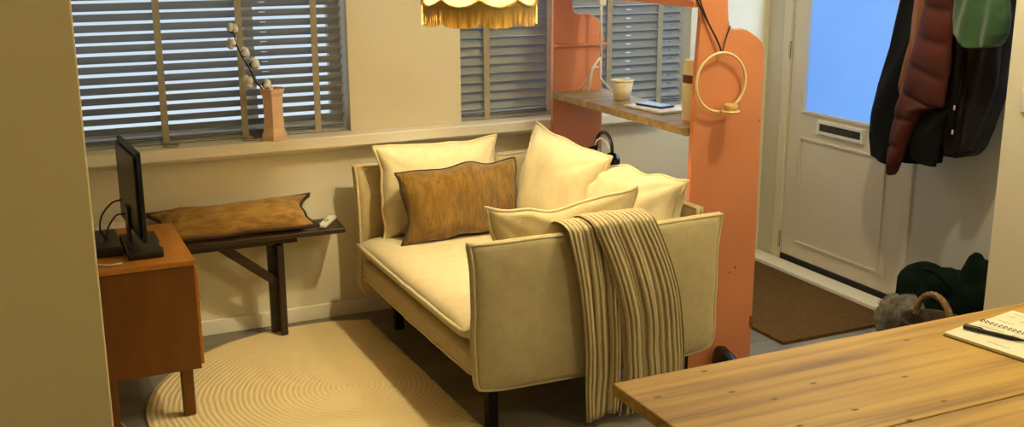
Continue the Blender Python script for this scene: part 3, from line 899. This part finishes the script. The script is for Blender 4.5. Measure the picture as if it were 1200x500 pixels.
bm = bmesh.new(); bmesh.ops.create_uvsphere(bm, u_segments=20, v_segments=12, radius=.026); xform(bm, Matrix.Translation((LX, LY, 1.638)))
obj('bulb', bm, M['bulb'], lamp, smooth=True)

# ------------------------------------------------------------------ vase and cotton branch
vs = thing('vase', 'peach six-sided ceramic vase on the sill of the left window', 'vase', (1.034, 4.682, ZS))
prof = [(.060, 0), (.060, .022), (.054, .030), (.047, .05), (.045, .09), (.045, .15), (.048, .19), (.056, .203), (.060, .222), (.054, .222), (.044, .19), (.040, .15), (.038, .06)]
bm = bmesh.new(); lathe(bm, prof, (0, 0, 0), 6); xform(bm, Matrix.Translation((1.034, 4.682, ZS + .0005)) @ Matrix.Rotation(math.radians(12), 4, 'Z'))
v_ = obj('vase_body', bm, M['peach'], vs); md = v_.modifiers.new('b', 'BEVEL'); md.width = .002; md.segments = 2
cbm = thing('cotton_branch', 'dry cotton branch with white bolls standing in the peach vase', 'branch', (1.03, 4.682, ZS + .06))
st = catmull([(1.045, 4.69, ZS + .07), (1.00, 4.682, 1.07), (.965, 4.68, 1.12), (.945, 4.68, 1.17), (.915, 4.68, 1.225), (.895, 4.68, 1.28), (.885, 4.68, 1.33)], 5)
obj('stem', T(st, lambda f: .0042 - .002 * f, seg=6), M['husk'], cbm, smooth=True)
def boll(c, r, d):
    d = V(d).normalized()
    bm = bmesh.new()
    q = d.to_track_quat('Z', 'Y').to_matrix().to_4x4()
    for k in range(4):
        b2 = bmesh.new(); bmesh.ops.create_icosphere(b2, subdivisions=2, radius=r * .62)
        for v in b2.verts: v.co += v.co.normalized() * r * .12 * noise.noise(v.co * 90 + V((k, 0, 0)))
        a = PI / 2 * k + .4
        xform(b2, Matrix.Translation(V(c)) @ q @ Matrix.Translation((r * .45 * math.cos(a), r * .45 * math.sin(a), r * .25)))
        me = bpy.data.meshes.new('t'); b2.to_mesh(me); b2.free(); bm.from_mesh(me); bpy.data.meshes.remove(me)
    o = obj('cotton_boll', bm, M['cotton'], cbm, smooth=True)
    bm = bmesh.new()
    for k in range(4):
        a = PI / 2 * k + .4 + PI / 4
        pts = [V(c) + q.to_3x3() @ V((rr * math.cos(a), rr * math.sin(a), zz)) for rr, zz in ((0, -r * .75), (r * .5, -r * .5), (r * .85, 0), (r * .8, r * .5))]
        tube(bm, catmull(pts, 3), lambda f: r * .13 * (1.1 - f), seg=5)
    obj('husk', bm, M['husk'], o, smooth=True)
for c, r, d in (((.880, 4.678, 1.345), .020, (.2, -.5, 1)), ((.874, 4.672, 1.283), .019, (-1, -.6, .3)), ((.922, 4.672, 1.245), .019, (1, -.6, .7)),
                ((.960, 4.672, 1.195), .020, (1, -.6, .6)), ((.932, 4.668, 1.124), .022, (-1, -.8, -.2)), ((1.004, 4.662, 1.108), .018, (1, -.8, .2))):
    boll(c, r * 1.25, d)

# ------------------------------------------------------------------ bench
bench = thing('bench', 'narrow dark-stained wooden bench with a slanting brace under the left window', 'bench', (.68, 4.62, 0))
bm = bmesh.new(); prism(bm, [(.02, 4.528), (1.283, 4.512), (1.298, 4.716), (.02, 4.716)], .456, .478, 'Z')
p = obj('seat', bm, M['darkwood'], bench); md = p.modifiers.new('b', 'BEVEL'); md.width = .003; md.segments = 2
obj('apron', B(.04, 1.08, 4.565, 4.585, .425, .4555, bev=.002), M['darkwood'], bench)
for x in (1.0, .20):
    lg = obj('leg', B(x - .045, x - .003, 4.60, 4.625, .0135, .4555, bev=.002), M['darkwood'], bench)
    lg = obj('leg', xform(B(x - .014, x + .014, 4.545, 4.572, .0135, .425, bev=.002), Matrix.Translation((0, 0, 0))), M['darkwood'], bench)
bm = bmesh.new(); prism(bm, [(.70, .455), (.765, .455), (.998, .262), (.998, .215)], 4.573, 4.5985, 'Y'); obj('brace', bm, M['darkwood'], bench)
# bolster pillow lying on bench
cushion('lumbar_pillow', 'long mustard pillow with dark brown edging lying on the dark bench', 'cushion',
        frame_of((.825, 4.625, .540), (1, -.01, .03), (-.01, .66, .5)), .635, .165, .13, M['mustard2'], M['brownedge'], 61, pr=.009, pinch=.05, ear=.11, wr=.013, wave=.8)
rm = thing('remote_control', 'slim white remote control lying on the right end of the dark bench', 'remote', (1.235, 4.64, .478))
rmx = Matrix.Translation((1.232, 4.62, .4785)) @ Matrix.Rotation(math.radians(-32), 4, 'Z')
bm = B(-.019, .019, -.085, .085, 0, .017, bev=.006, seg=3); xform(bm, rmx); obj('remote_body', bm, M['white'], rm, smooth=False)
for dx, dy in ((0, -.03), (0, .0), (-.007, -.015), (.007, -.015)):
    bm = bmesh.new(); lathe(bm, [(.0045, .0172), (.004, .0184)], (dx, dy, 0), 10); xform(bm, rmx); obj('button', bm, M['button'], rm)
bm = bmesh.new(); box(bm, .255, .375, 4.50, 4.60, .4785, .592, bev=.01, seg=3)
wb = thing('router', 'cream box standing on the bench behind the monitor', 'box', (.315, 4.56, .4785))
obj('router_body', bm, M['grey'], wb); obj('base_plate', B(.25, .38, 4.495, 4.605, .4782, .4786), M['grey'], wb)

# ------------------------------------------------------------------ cabinet with monitor
cab = thing('cabinet', 'small teak cabinet on square legs under the black monitor', 'cabinet', (.37, 4.15, 0))
obj('cabinet_body', B(.185, .538, 3.862, 4.432, .192, .585, bev=.002), M['teakshaded'], cab)
obj('cabinet_top', B(.180, .543, 3.857, 4.437, .5855, .605, bev=.002), M['teak'], cab)
for y0_, y1_ in ((3.872, 4.144), (4.150, 4.422)):
    d = obj('drawer', B(.5385, .550, y0_, y1_, .205, .575, bev=.002), M['teak'], cab)
    bm = bmesh.new(); lathe(bm, [(.006, 0), (.006, .012), (.012, .014), (.012, .02)], (0, 0, 0), 14); xform(bm, Matrix.Translation((.5505, (y0_ + y1_) / 2, .42)) @ Matrix.Rotation(PI / 2, 4, 'Y'))
    obj('knob', bm, M['brass'], d)
for x in (.222, .486):
    for y in (3.89, 4.40):
        obj('leg', B(x - .021, x + .021, y - .021, y + .021, .0135 if x > .4 and y < 4 else .001, .1915, bev=.002), M['teakshaded'], cab)
mon = thing('monitor', 'thin black monitor seen edge-on standing on the teak cabinet', 'monitor', (.38, 4.12, .605))
p0, p1 = V((.392, 3.945, 0)), V((.366, 4.345, 0))
d = (p1 - p0).normalized(); nrm = V((d.y, -d.x, 0))
mtx = Matrix(((d.x, nrm.x, 0, (p0.x + p1.x) / 2), (d.y, nrm.y, 0, (p0.y + p1.y) / 2), (0, 0, 1, 0), (0, 0, 0, 1)))
bm = B(-.2, .2, -.010, .006, .662, .990, bev=.003); xform(bm, mtx); obj('screen_housing', bm, M['black'], mon)
bm = B(-.19, .19, .0062, .0075, .672, .980); xform(bm, mtx); obj('screen', bm, M['blackgloss'], mon)
bm = B(-.188, .188, -.020, -.0102, .674, .972, bev=.006); xform(bm, mtx); obj('rear_cover', bm, M['black'], mon)
bm = B(-.03, .03, -.029, -.0203, .622, .76, bev=.003); xform(bm, mtx); obj('stand_neck', bm, M['black'], mon)
bm = bmesh.new()
prism(bm, [(.325, 3.935), (.448, 3.935), (.455, 4.0), (.440, 4.06), (.455, 4.12), (.455, 4.25), (.325, 4.25)], .6055, .628, 'Z')
p = obj('stand_foot', bm, M['black'], mon); md = p.modifiers.new('b', 'BEVEL'); md.width = .006; md.segments = 3
tag(obj('set_top_box', B(.195, .318, 4.02, 4.30, .6055, .64, bev=.006), M['black']), 'flat black set-top box on the teak cabinet left of the monitor', 'box')
def wire(pts, r, m, lab, name='cable', g='cables around the monitor and cabinet'):
    tag(obj(name, T(catmull(pts, 7), r, seg=6), m, smooth=True), lab, 'cable', g)
wire([(.335, 4.12, .79), (.30, 4.10, .785), (.262, 4.09, .745), (.252, 4.10, .69), (.27, 4.12, .65), (.275, 4.13, .645)], .0035, M['cord_b'], 'black cable looping out highest behind the monitor')
wire([(.340, 4.08, .745), (.31, 4.07, .745), (.28, 4.06, .71), (.262, 4.05, .66), (.245, 4.04, .6445)], .0032, M['cord_b'], 'black cable looping lower behind the monitor')
wire([(.30, 3.905, .6105), (.26, 3.90, .6105), (.22, 3.92, .6105), (.19, 3.93, .6105)], .004, M['skin_cable'], 'white cable lying on the front edge of the teak cabinet')
wire([(.17, 4.02, .006), (.215, 3.99, .008), (.245, 3.93, .006), (.262, 3.84, .006), (.262, 3.76, .006)], .0045, M['skin_cable'], 'white cable on the floor beside the teak cabinet leg')

# ------------------------------------------------------------------ table
tbl = thing('dining_table', 'worn pine plank table in the right foreground', 'table', (2.1, 1.4, 0))
def plank(y0, y1, seed):
    bm = B(1.155, 3.05, y0, y1, .722, .75, bev=.003)
    o = obj('tabletop_board', bm, M['pine'], tbl)
    return o
plank(1.536, 1.968, 1); plank(1.10, 1.532, 2); plank(.664, 1.096, 3)
for x in (1.26, 2.95):
    for y in (.75, 1.86):
        obj('leg', B(x - .035, x + .035, y - .035, y + .035, .001, .7215, bev=.004), M['pine'], tbl)
obj('apron', B(1.30, 2.91, 1.848, 1.872, .63, .7215), M['pine'], tbl)
obj('apron', B(1.30, 2.91, .738, .762, .63, .7215), M['pine'], tbl)
# notebook
sp0, sp1 = V((2.214, 1.918)), V((2.226, 1.60))
nb = thing('notebook', 'open spiral notebook with handwriting on the pine table', 'notebook', (2.2, 1.8, .7505))
d = V((.018, -.20, 0)).normalized(); n_ = V((-d.y, d.x, 0))   # d runs along the spine towards the viewer, n_ to the right/far page
A = V((2.049, 1.872, 0))
# page axes taken from the pad's own corner: along its long edge and across it
ed = (V((2.083, 1.673, 0)) - A).normalized(); pe = V((-ed.y, ed.x, 0))
def pagebox(a0, a1, b0, b1, z0, z1, bev=.0):
    bm = B(0, 1, 0, 1, 0, 1)
    for v in bm.verts:
        q = A + ed * (a0 + (a1 - a0) * v.co.x) + pe * (b0 + (b1 - b0) * v.co.y)
        v.co = V((q.x, q.y, z0 + (z1 - z0) * v.co.z))
    return bm
PW, PL = .150, .215
obj('back_cover', pagebox(-.002, PL + .002, -.002, PW, .7503, .7515), M['brownband'], nb)
obj('page_block', pagebox(0, PL, 0, PW - .004, .7516, .759), M['paper'], nb)
obj('page_block', pagebox(0, PL, PW + .008, PW * 2, .7505, .7555), M['paper'], nb)
bm = bmesh.new()
for k in range(17):
    a = .008 + k * (PL - .016) / 16
    c = A + ed * a + pe * (PW + .002)
    tube(bm, [c + pe * (.0085 * math.cos(t)) + V((0, 0, .757 + .0055 * math.sin(t))) for t in [PI * i / 8 for i in range(9)]], .0011, seg=5)
obj('spiral_binding', bm, M['blackmetal'], nb)
def scribble(lines, seed, zz):
    random.seed(seed); bm = bmesh.new()
    for a0, b0, ln in lines:
        pts = []
        k = int(ln / .0028)
        for i in range(k):
            q = A + ed * (a0 + i * .0028) + pe * (b0 + random.uniform(-.0022, .0022))
            pts.append((q.x, q.y, zz))
        if len(pts) > 2: tube(bm, pts, .0005, seg=4)
    return bm
for i, ln in enumerate([(.02, .118, .07), (.11, .118, .05), (.02, .10, .05), (.03, .06, .035), (.10, .03, .06)]):
    obj('handwriting', scribble([ln], 4 + i, .7592), M['ink'], nb)
for i, ln in enumerate([(.02, .275, .05), (.02, .25, .02), (.06, .235, .08), (.02, .20, .05), (.1, .2, .05)]):
    obj('handwriting', scribble([ln], 14 + i, .7557), M['ink'], nb)
pen = thing('pen', 'black ballpoint pen lying across the open notebook', 'pen', (2.15, 1.80, .7595))
P0, P1 = V((2.110, 1.868, .7655)), V((2.172, 1.722, .7645))
dd = (P1 - P0)
obj('barrel', T([P0, P0 + dd * .75], .0052, seg=12), M['black'], pen, smooth=True)
obj('tip', T([P0 + dd * .752, P0 + dd * 1.0], lambda f: .005 - .0038 * f, seg=12), M['black'], pen, smooth=True)
obj('clip', T([P0 + V((.003, .0, .0065)), P0 + dd * .28 + V((.003, 0, .0062))], .0014, seg=6), M['blackmetal'], pen)

# ------------------------------------------------------------------ coats in the hall
def lerp_poly(pts, t):
    # pts: list of (y,z); t in 0..1 by arc length
    L_ = [0]
    for a, b in zip(pts, pts[1:]): L_.append(L_[-1] + math.hypot(b[0] - a[0], b[1] - a[1]))
    d = t * L_[-1]
    for i in range(len(pts) - 1):
        if d <= L_[i + 1] + 1e-9:
            f = (d - L_[i]) / max(1e-9, L_[i + 1] - L_[i])
            return (pts[i][0] + (pts[i + 1][0] - pts[i][0]) * f, pts[i][1] + (pts[i + 1][1] - pts[i][1]) * f)
    return pts[-1]
def garment(name, parent, Lp, Rp, xc, th, m, folds=4, amp=.012, seed=0, bottom=None, quilt=0, rows=90, cols=36, ztop=None):
    """a hanging shell between a left and a right edge line, front and back skins, with vertical folds"""
    bm = bmesh.new(); G = {}
    for k in range(rows + 1):
        t = k / rows
        l = lerp_poly(Lp, t); r = lerp_poly(Rp, t)
        for i in range(cols + 1):
            s = i / cols
            y = l[0] + (r[0] - l[0]) * s; z = l[1] + (r[1] - l[1]) * s
            if bottom: z += bottom(s) * t ** 3
            prof = max(0, 1 - abs(2 * s - 1) ** 3) ** .5
            fo = math.sin(2 * PI * folds * s + 2.0 * noise.noise(V((t * 2, seed, 0))) * PI) * amp + amp * 1.2 * noise.noise(V((y * 9, z * 5, seed)))
            q = 0
            if quilt: q = .016 * abs(math.sin(PI * quilt * t)) ** .45
            y += .006 * noise.noise(V((z * 8, seed, s * 2)))
            for sd in (1, -1):
                if (i in (0, cols)) and sd == -1: G[(sd, k, i)] = G[(1, k, i)]; continue
                x = xc - sd * (th / 2 * prof * (1 if sd == 1 else .8) + q * prof) + (fo * prof if sd == 1 else 0)
                G[(sd, k, i)] = bm.verts.new((x, y, z))
    for sd in (1, -1):
        for k in range(rows):
            for i in range(cols):
                bm.faces.new([G[(sd, k, i)], G[(sd, k, i + 1)], G[(sd, k + 1, i + 1)], G[(sd, k + 1, i)]])
    for k in (0, rows):
        for i in range(cols):
            q = [G[(1, k, i)], G[(1, k, i + 1)], G[(-1, k, i + 1)], G[(-1, k, i)]]
            q2 = []
            for v in q:
                if v not in q2: q2.append(v)
            if len(q2) > 2: bm.faces.new(q2)
    return obj(name, bm, m, parent, smooth=True)
ck = thing('black_coat', 'long black winter coat hanging open nearest the door glass', 'coat', (3.56, 3.5, .75))
garment('coat_body', ck, [(3.50, 1.80), (3.55, 1.62), (3.575, 1.445), (3.60, 1.28), (3.66, 1.108), (3.695, .93), (3.70, .80)],
        [(3.40, 1.80), (3.30, 1.62), (3.312, 1.459), (3.29, 1.2), (3.293, 1.012), (3.31, .90), (3.327, .79)], 3.535, .09, M['coatblack'], 3, .010, 1,
        bottom=lambda s: -.035 * math.sin(PI * s) ** .6)
garment('front_edge', ck, [(3.55, 1.70), (3.57, 1.45), (3.61, 1.25), (3.668, 1.08), (3.69, .95), (3.695, .85), (3.672, .765)],
        [(3.41, 1.70), (3.40, 1.45), (3.46, 1.2), (3.495, 1.0), (3.51, .85), (3.55, .74)], 3.470, .05, M['coatblack'], 1, .008, 2)
garment('lining', ck, [(3.475, 1.60), (3.465, 1.44), (3.47, 1.28), (3.51, 1.10), (3.50, 1.06)], [(3.41, 1.60), (3.40, 1.44), (3.42, 1.2), (3.45, 1.10), (3.47, 1.05)], 3.440, .03, M['lining'], 1, .004, 3)
obj('zip_pull', T([(3.50, 3.655, .765), (3.498, 3.657, .735)], .003, seg=6), M['blackmetal'], ck)
pj = thing('puffer_jacket', 'rust red quilted puffer jacket hanging between the black coat and dark jacket', 'jacket', (3.44, 3.36, .71))
garment('quilted_front', pj, [(3.36, 1.80), (3.385, 1.60), (3.372, 1.459), (3.41, 1.301), (3.445, 1.139), (3.485, .99), (3.503, .83), (3.492, .72)],
        [(3.30, 1.80), (3.20, 1.60), (3.221, 1.459), (3.222, 1.266), (3.232, 1.04), (3.34, 1.005), (3.39, .93), (3.475, .715)], 3.415, .05, M['coatred'], 1, .004, 5, quilt=9)
garment('dark_hem', pj, [(3.37, 1.02), (3.385, .95), (3.415, .86), (3.41, .80)], [(3.235, 1.02), (3.25, .95), (3.265, .86), (3.275, .785)], 3.445, .05, M['coatblack'], 1, .008, 6)
lj = thing('leather_jacket', 'dark brown jacket hanging under the green hoodie', 'jacket', (3.55, 3.2, .82))
garment('jacket_body', lj, [(3.30, 1.80), (3.38, 1.55), (3.379, 1.316), (3.38, 1.10), (3.372, .95), (3.34, .853)],
        [(3.20, 1.80), (3.03, 1.55), (3.035, 1.342), (3.05, 1.14), (3.10, 1.00), (3.135, .905)], 3.56, .13, M['leather'], 3, .018, 7,
        bottom=lambda s: -.055 * math.sin(PI * s))
garment('sleeve', lj, [(3.20, 1.60), (3.22, 1.40), (3.215, 1.1), (3.23, .90), (3.235, .84)], [(3.05, 1.60), (3.05, 1.40), (3.05, 1.15), (3.10, .98), (3.14, .88)], 3.495, .06, M['leather'], 1, .012, 9)
obj('toggle_cord', T([(3.455, 3.19, 1.22), (3.46, 3.20, 1.12), (3.458, 3.215, 1.05)], .002, seg=5), M['darkgap'], lj)
obj('cord_tip', T([(3.455, 3.215, 1.048), (3.455, 3.216, 1.03)], .004, seg=6), M['skin_cable'], lj)
obj('cord_tip', T([(3.44, 3.20, .952), (3.44, 3.20, .935)], .004, seg=6), M['skin_cable'], lj)
gh = thing('green_hoodie', 'green fleece hoodie hanging on top of the coats at the right', 'hoodie', (3.40, 3.03, 1.29))
garment('hoodie_body', gh, [(3.10, 1.80), (3.17, 1.62), (3.175, 1.47), (3.18, 1.40), (3.175, 1.345), (3.145, 1.316)], [(3.03, 1.80), (2.94, 1.62), (2.935, 1.48), (2.92, 1.42), (2.925, 1.36), (2.95, 1.32)], 3.375, .10, M['hoodie'], 2, .013, 11,
        bottom=lambda s: -.02 * math.sin(PI * s))
rk = thing('coat_rack', 'white wall rail of hooks carrying the coats', 'rack', (3.68, 3.3, 1.8))
obj('rail', B(3.672, 3.6965, 2.92, 3.60, 1.80, 1.88, bev=.003), M['white'], rk)
for y, x in ((3.45, 3.56), (3.33, 3.43), (3.25, 3.56), (3.065, 3.375)):
    obj('hook', T(catmull([(3.672, y, 1.85), (x + .03, y, 1.83), (x, y, 1.80), (x - .01, y, 1.815)], 5), .005, seg=8), M['blackmetal'], rk)

# ------------------------------------------------------------------ bags on the hall floor
def lump(name, parent, pts, m, seed, amp, sub=3, k=60):
    """blended blobs: an icosphere whose skin is pushed out to the nearest of several ellipsoids"""
    bm = bmesh.new()
    c = V((0, 0, 0))
    for p in pts: c += V(p[0])
    c /= len(pts)
    bmesh.ops.create_icosphere(bm, subdivisions=sub, radius=1)
    for v in bm.verts:
        d = v.co.normalized(); best = .02
        for (pc, pr) in pts:
            o = c - V(pc); s = V((1 / pr[0], 1 / pr[1], 1 / pr[2]))
            a = V((d.x * s.x, d.y * s.y, d.z * s.z)); b = V((o.x * s.x, o.y * s.y, o.z * s.z))
            A_ = a.dot(a); B_ = 2 * a.dot(b); C_ = b.dot(b) - 1; D_ = B_ * B_ - 4 * A_ * C_
            if D_ >= 0: best = max(best, (-B_ + math.sqrt(D_)) / (2 * A_))
        best *= 1 + amp * noise.noise(d * 3 + V((seed, 0, 0))) + amp * .5 * noise.noise(d * 8 + V((seed, 3, 0)))
        v.co = c + d * best
        v.co.z = max(v.co.z, .002)
    bmesh.ops.smooth_vert(bm, verts=bm.verts, factor=.5, use_axis_x=True, use_axis_y=True, use_axis_z=True)
    for v in bm.verts: v.co.z = max(v.co.z, .002)
    return obj(name, bm, m, parent, smooth=True)
gb = thing('cloth_bag', 'slumped dark green cloth bag on the hall floor below the coats', 'bag', (3.5, 3.2, 0))
lump('bag_body', gb, [((3.50, 3.33, .19), (.12, .13, .17)), ((3.50, 3.18, .17), (.13, .17, .19)), ((3.50, 3.03, .20), (.12, .14, .21)), ((3.49, 3.38, .24), (.08, .07, .085)), ((3.49, 3.07, .38), (.05, .035, .115)), ((3.49, 3.03, .36), (.07, .06, .09))], M['bag'], 2, .10, sub=5)
obj('strap', T(catmull([(3.40, 3.24, .36), (3.37, 3.18, .375), (3.375, 3.12, .36), (3.40, 3.09, .32)], 6), .010, seg=8), M['bag'], gb, smooth=True)
fl = thing('fur_bundle', 'fluffy grey fur bundle on the floor left of the wicker basket', 'fur', (3.33, 3.27, 0))
f_ = lump('fur_body', fl, [((3.37, 3.36, .11), (.08, .075, .11)), ((3.36, 3.27, .14), (.08, .09, .10)), ((3.35, 3.22, .12), (.07, .06, .11))], M['fluff'], 5, .12, sub=5)
random.seed(3)
bm = bmesh.new()
me = f_.data
vs_ = list(me.vertices)
for i in range(1500):
    v = random.choice(vs_)
    p = v.co.copy(); n2 = v.normal.copy()
    if p.z < .02: continue
    d = (n2 + V((random.uniform(-.7, .7), random.uniform(-.7, .7), random.uniform(-.9, .3)))).normalized()
    s_ = d.orthogonal().normalized() * .0018
    q = p + d * random.uniform(.008, .02)
    bm.faces.new((bm.verts.new(p - s_), bm.verts.new(p + s_), bm.verts.new(q)))
fz = obj('fur_strands', bm, M['fluff'], fl); fz['kind'] = 'stuff'
bk = thing('wicker_basket', 'dark wicker basket with an arched pale handle before the green bag', 'basket', (3.28, 3.03, 0))
bm = bmesh.new(); BX, BY = 3.255, 3.035
prof = [(.085, 0), (.10, .02), (.115, .09), (.12, .17), (.122, .215), (.126, .222), (.122, .228), (.114, .222), (.108, .12), (.09, .02)]
lathe(bm, prof, (BX, BY, .002), 40)
for v in bm.verts:
    a = math.atan2(v.co.y - BY, v.co.x - BX)
    v.co.x += .0025 * math.cos(a) * math.sin(v.co.z * 420 + a * 20); v.co.y += .0025 * math.sin(a) * math.sin(v.co.z * 420 + a * 20)
obj('basket_body', bm, M['darkwicker'], bk, smooth=True)
bm = bmesh.new(); hp_ = [(BX, BY + .092 * math.cos(a), .215 + .112 * math.sin(a)) for a in [PI * k / 30 for k in range(31)]]
tube(bm, hp_, lambda f: .0135 + .0015 * math.sin(f * 90), seg=10)
obj('handle', bm, M['wicker'], bk, smooth=True)
for k in (-1, 1):
    bm = bmesh.new(); tube(bm, [(BX + .03 * math.cos(a), BY + k * .05 + .02 * math.sin(a), .24) for a in [2 * PI * j / 16 for j in range(16)]], .004, seg=6, closed=True)

# black shoe by the near panel
shp = thing('shoe', 'black shiny shoe on the floor between the sofa and the salmon panel', 'shoe', (2.50, 3.30, 0))
bm = bmesh.new(); SXc = 2.505
prof_s = [(3.18, .030, .030), (3.20, .038, .045), (3.25, .042, .055), (3.30, .038, .070), (3.35, .036, .098), (3.40, .036, .112), (3.425, .028, .105)]
rings = []
for (y, w, h) in [(a, b, c) for a, b, c in prof_s]:
    rings.append([bm.verts.new((SXc + w * math.copysign(abs(math.cos(t)) ** .7, math.cos(t)), y, .012 + (h - .012) * max(0, math.sin(t)) ** .7)) for t in [PI * k / 10 for k in range(11)]])
for a, b in zip(rings, rings[1:]):
    for k in range(10): bm.faces.new((a[k], a[k + 1], b[k + 1], b[k]))
    bm.faces.new((a[0], b[0], b[10], a[10]))
bm.faces.new(rings[0]); bm.faces.new(rings[-1][::-1])
obj('upper', bm, M['shoe'], shp, smooth=True)
obj('sole', B(SXc - .043, SXc + .043, 3.17, 3.432, .0005, .013, bev=.004), M['darkgap'], shp)

# ------------------------------------------------------------------ light
def light(name, typ, loc, power, col, size=.1, rot=None, sy=None, spot=None, blend=.5):
    l = bpy.data.lights.new(name, typ); l.energy = power; l.color = col
    if typ == 'AREA':
        l.size = size
        if sy: l.shape = 'RECTANGLE'; l.size_y = sy
    elif typ == 'SPOT':
        l.shadow_soft_size = size; l.spot_size = spot; l.spot_blend = blend
    else: l.shadow_soft_size = size
    o = bpy.data.objects.new(name, l); C.objects.link(o); o.location = loc
    if rot: o.rotation_euler = rot
    return o
WARM = (1, .90, .55); WARM2 = (1, .90, .54)
light('lamp_bulb', 'POINT', (LX, LY, 1.59), 42, WARM, .03)
light('hall_ceiling_light', 'POINT', (2.62, 2.75, 2.45), 48, (1, .91, .60), .06)
light('table_light', 'POINT', (2.65, 1.1, 2.2), 30, WARM2, .12)
light('near_wall_fill_light', 'POINT', (-1.1, 1.2, 2.1), 5, WARM2, .12)  # unseen fill light, added to brighten the near left wall
light('daylight_door', 'AREA', (XD - .03, 4.12, 1.3), 6, (.5, .72, 1), .6, rot=(0, PI / 2, 0), sy=1.1)
light('daylight_window', 'AREA', (2.65, YB - .05, 1.5), 5, (.55, .72, 1), 1.1, rot=(-PI / 2, 0, 0), sy=1.0)

w = bpy.data.worlds.new('World'); bpy.context.scene.world = w
w.use_nodes = True
nt = w.node_tree
bg = nt.nodes['Background']
tc = nt.nodes.new('ShaderNodeTexCoord'); sp = nt.nodes.new('ShaderNodeSeparateXYZ')
rp = nt.nodes.new('ShaderNodeValToRGB')
rp.color_ramp.elements[0].position = .35; rp.color_ramp.elements[0].color = srgb(232, 242, 246)
rp.color_ramp.elements[1].position = .8; rp.color_ramp.elements[1].color = srgb(176, 196, 214)
mm = nt.nodes.new('ShaderNodeMath'); mm.operation = 'MULTIPLY_ADD'; mm.inputs[1].default_value = .5; mm.inputs[2].default_value = .5
nt.links.new(tc.outputs['Generated'], sp.inputs[0]); nt.links.new(sp.outputs[2], mm.inputs[0]); nt.links.new(mm.outputs[0], rp.inputs[0])
nt.links.new(rp.outputs[0], bg.inputs[0])
bg.inputs[1].default_value = 1.15

# ------------------------------------------------------------------ camera
cam = bpy.data.cameras.new('camera'); co = bpy.data.objects.new('camera', cam); C.objects.link(co)
cam.sensor_fit = 'HORIZONTAL'; cam.sensor_width = 36; cam.lens = 36 * 1280.5 / 1200
cam.shift_y = -1.6 / 1200
cam.clip_start = .05
ya_, pi_, ro_ = -4.33575243e-01, -2.48157361e-01, 4.07321625e-03
Rm = Matrix.Rotation(ya_, 3, 'Z') @ Matrix.Rotation(pi_, 3, 'X') @ Matrix.Rotation(ro_, 3, 'Y')
rt, fw, up = Rm @ V((1, 0, 0)), Rm @ V((0, 1, 0)), Rm @ V((0, 0, 1))
mw = Matrix(((rt.x, up.x, -fw.x, 0), (rt.y, up.y, -fw.y, 0), (rt.z, up.z, -fw.z, 1.72), (0, 0, 0, 1)))
co.matrix_world = mw
sc_ = bpy.context.scene
sc_.camera = co
sc_.view_settings.view_transform = 'Standard'
sc_.view_settings.look = 'None'
sc_.view_settings.exposure = 0
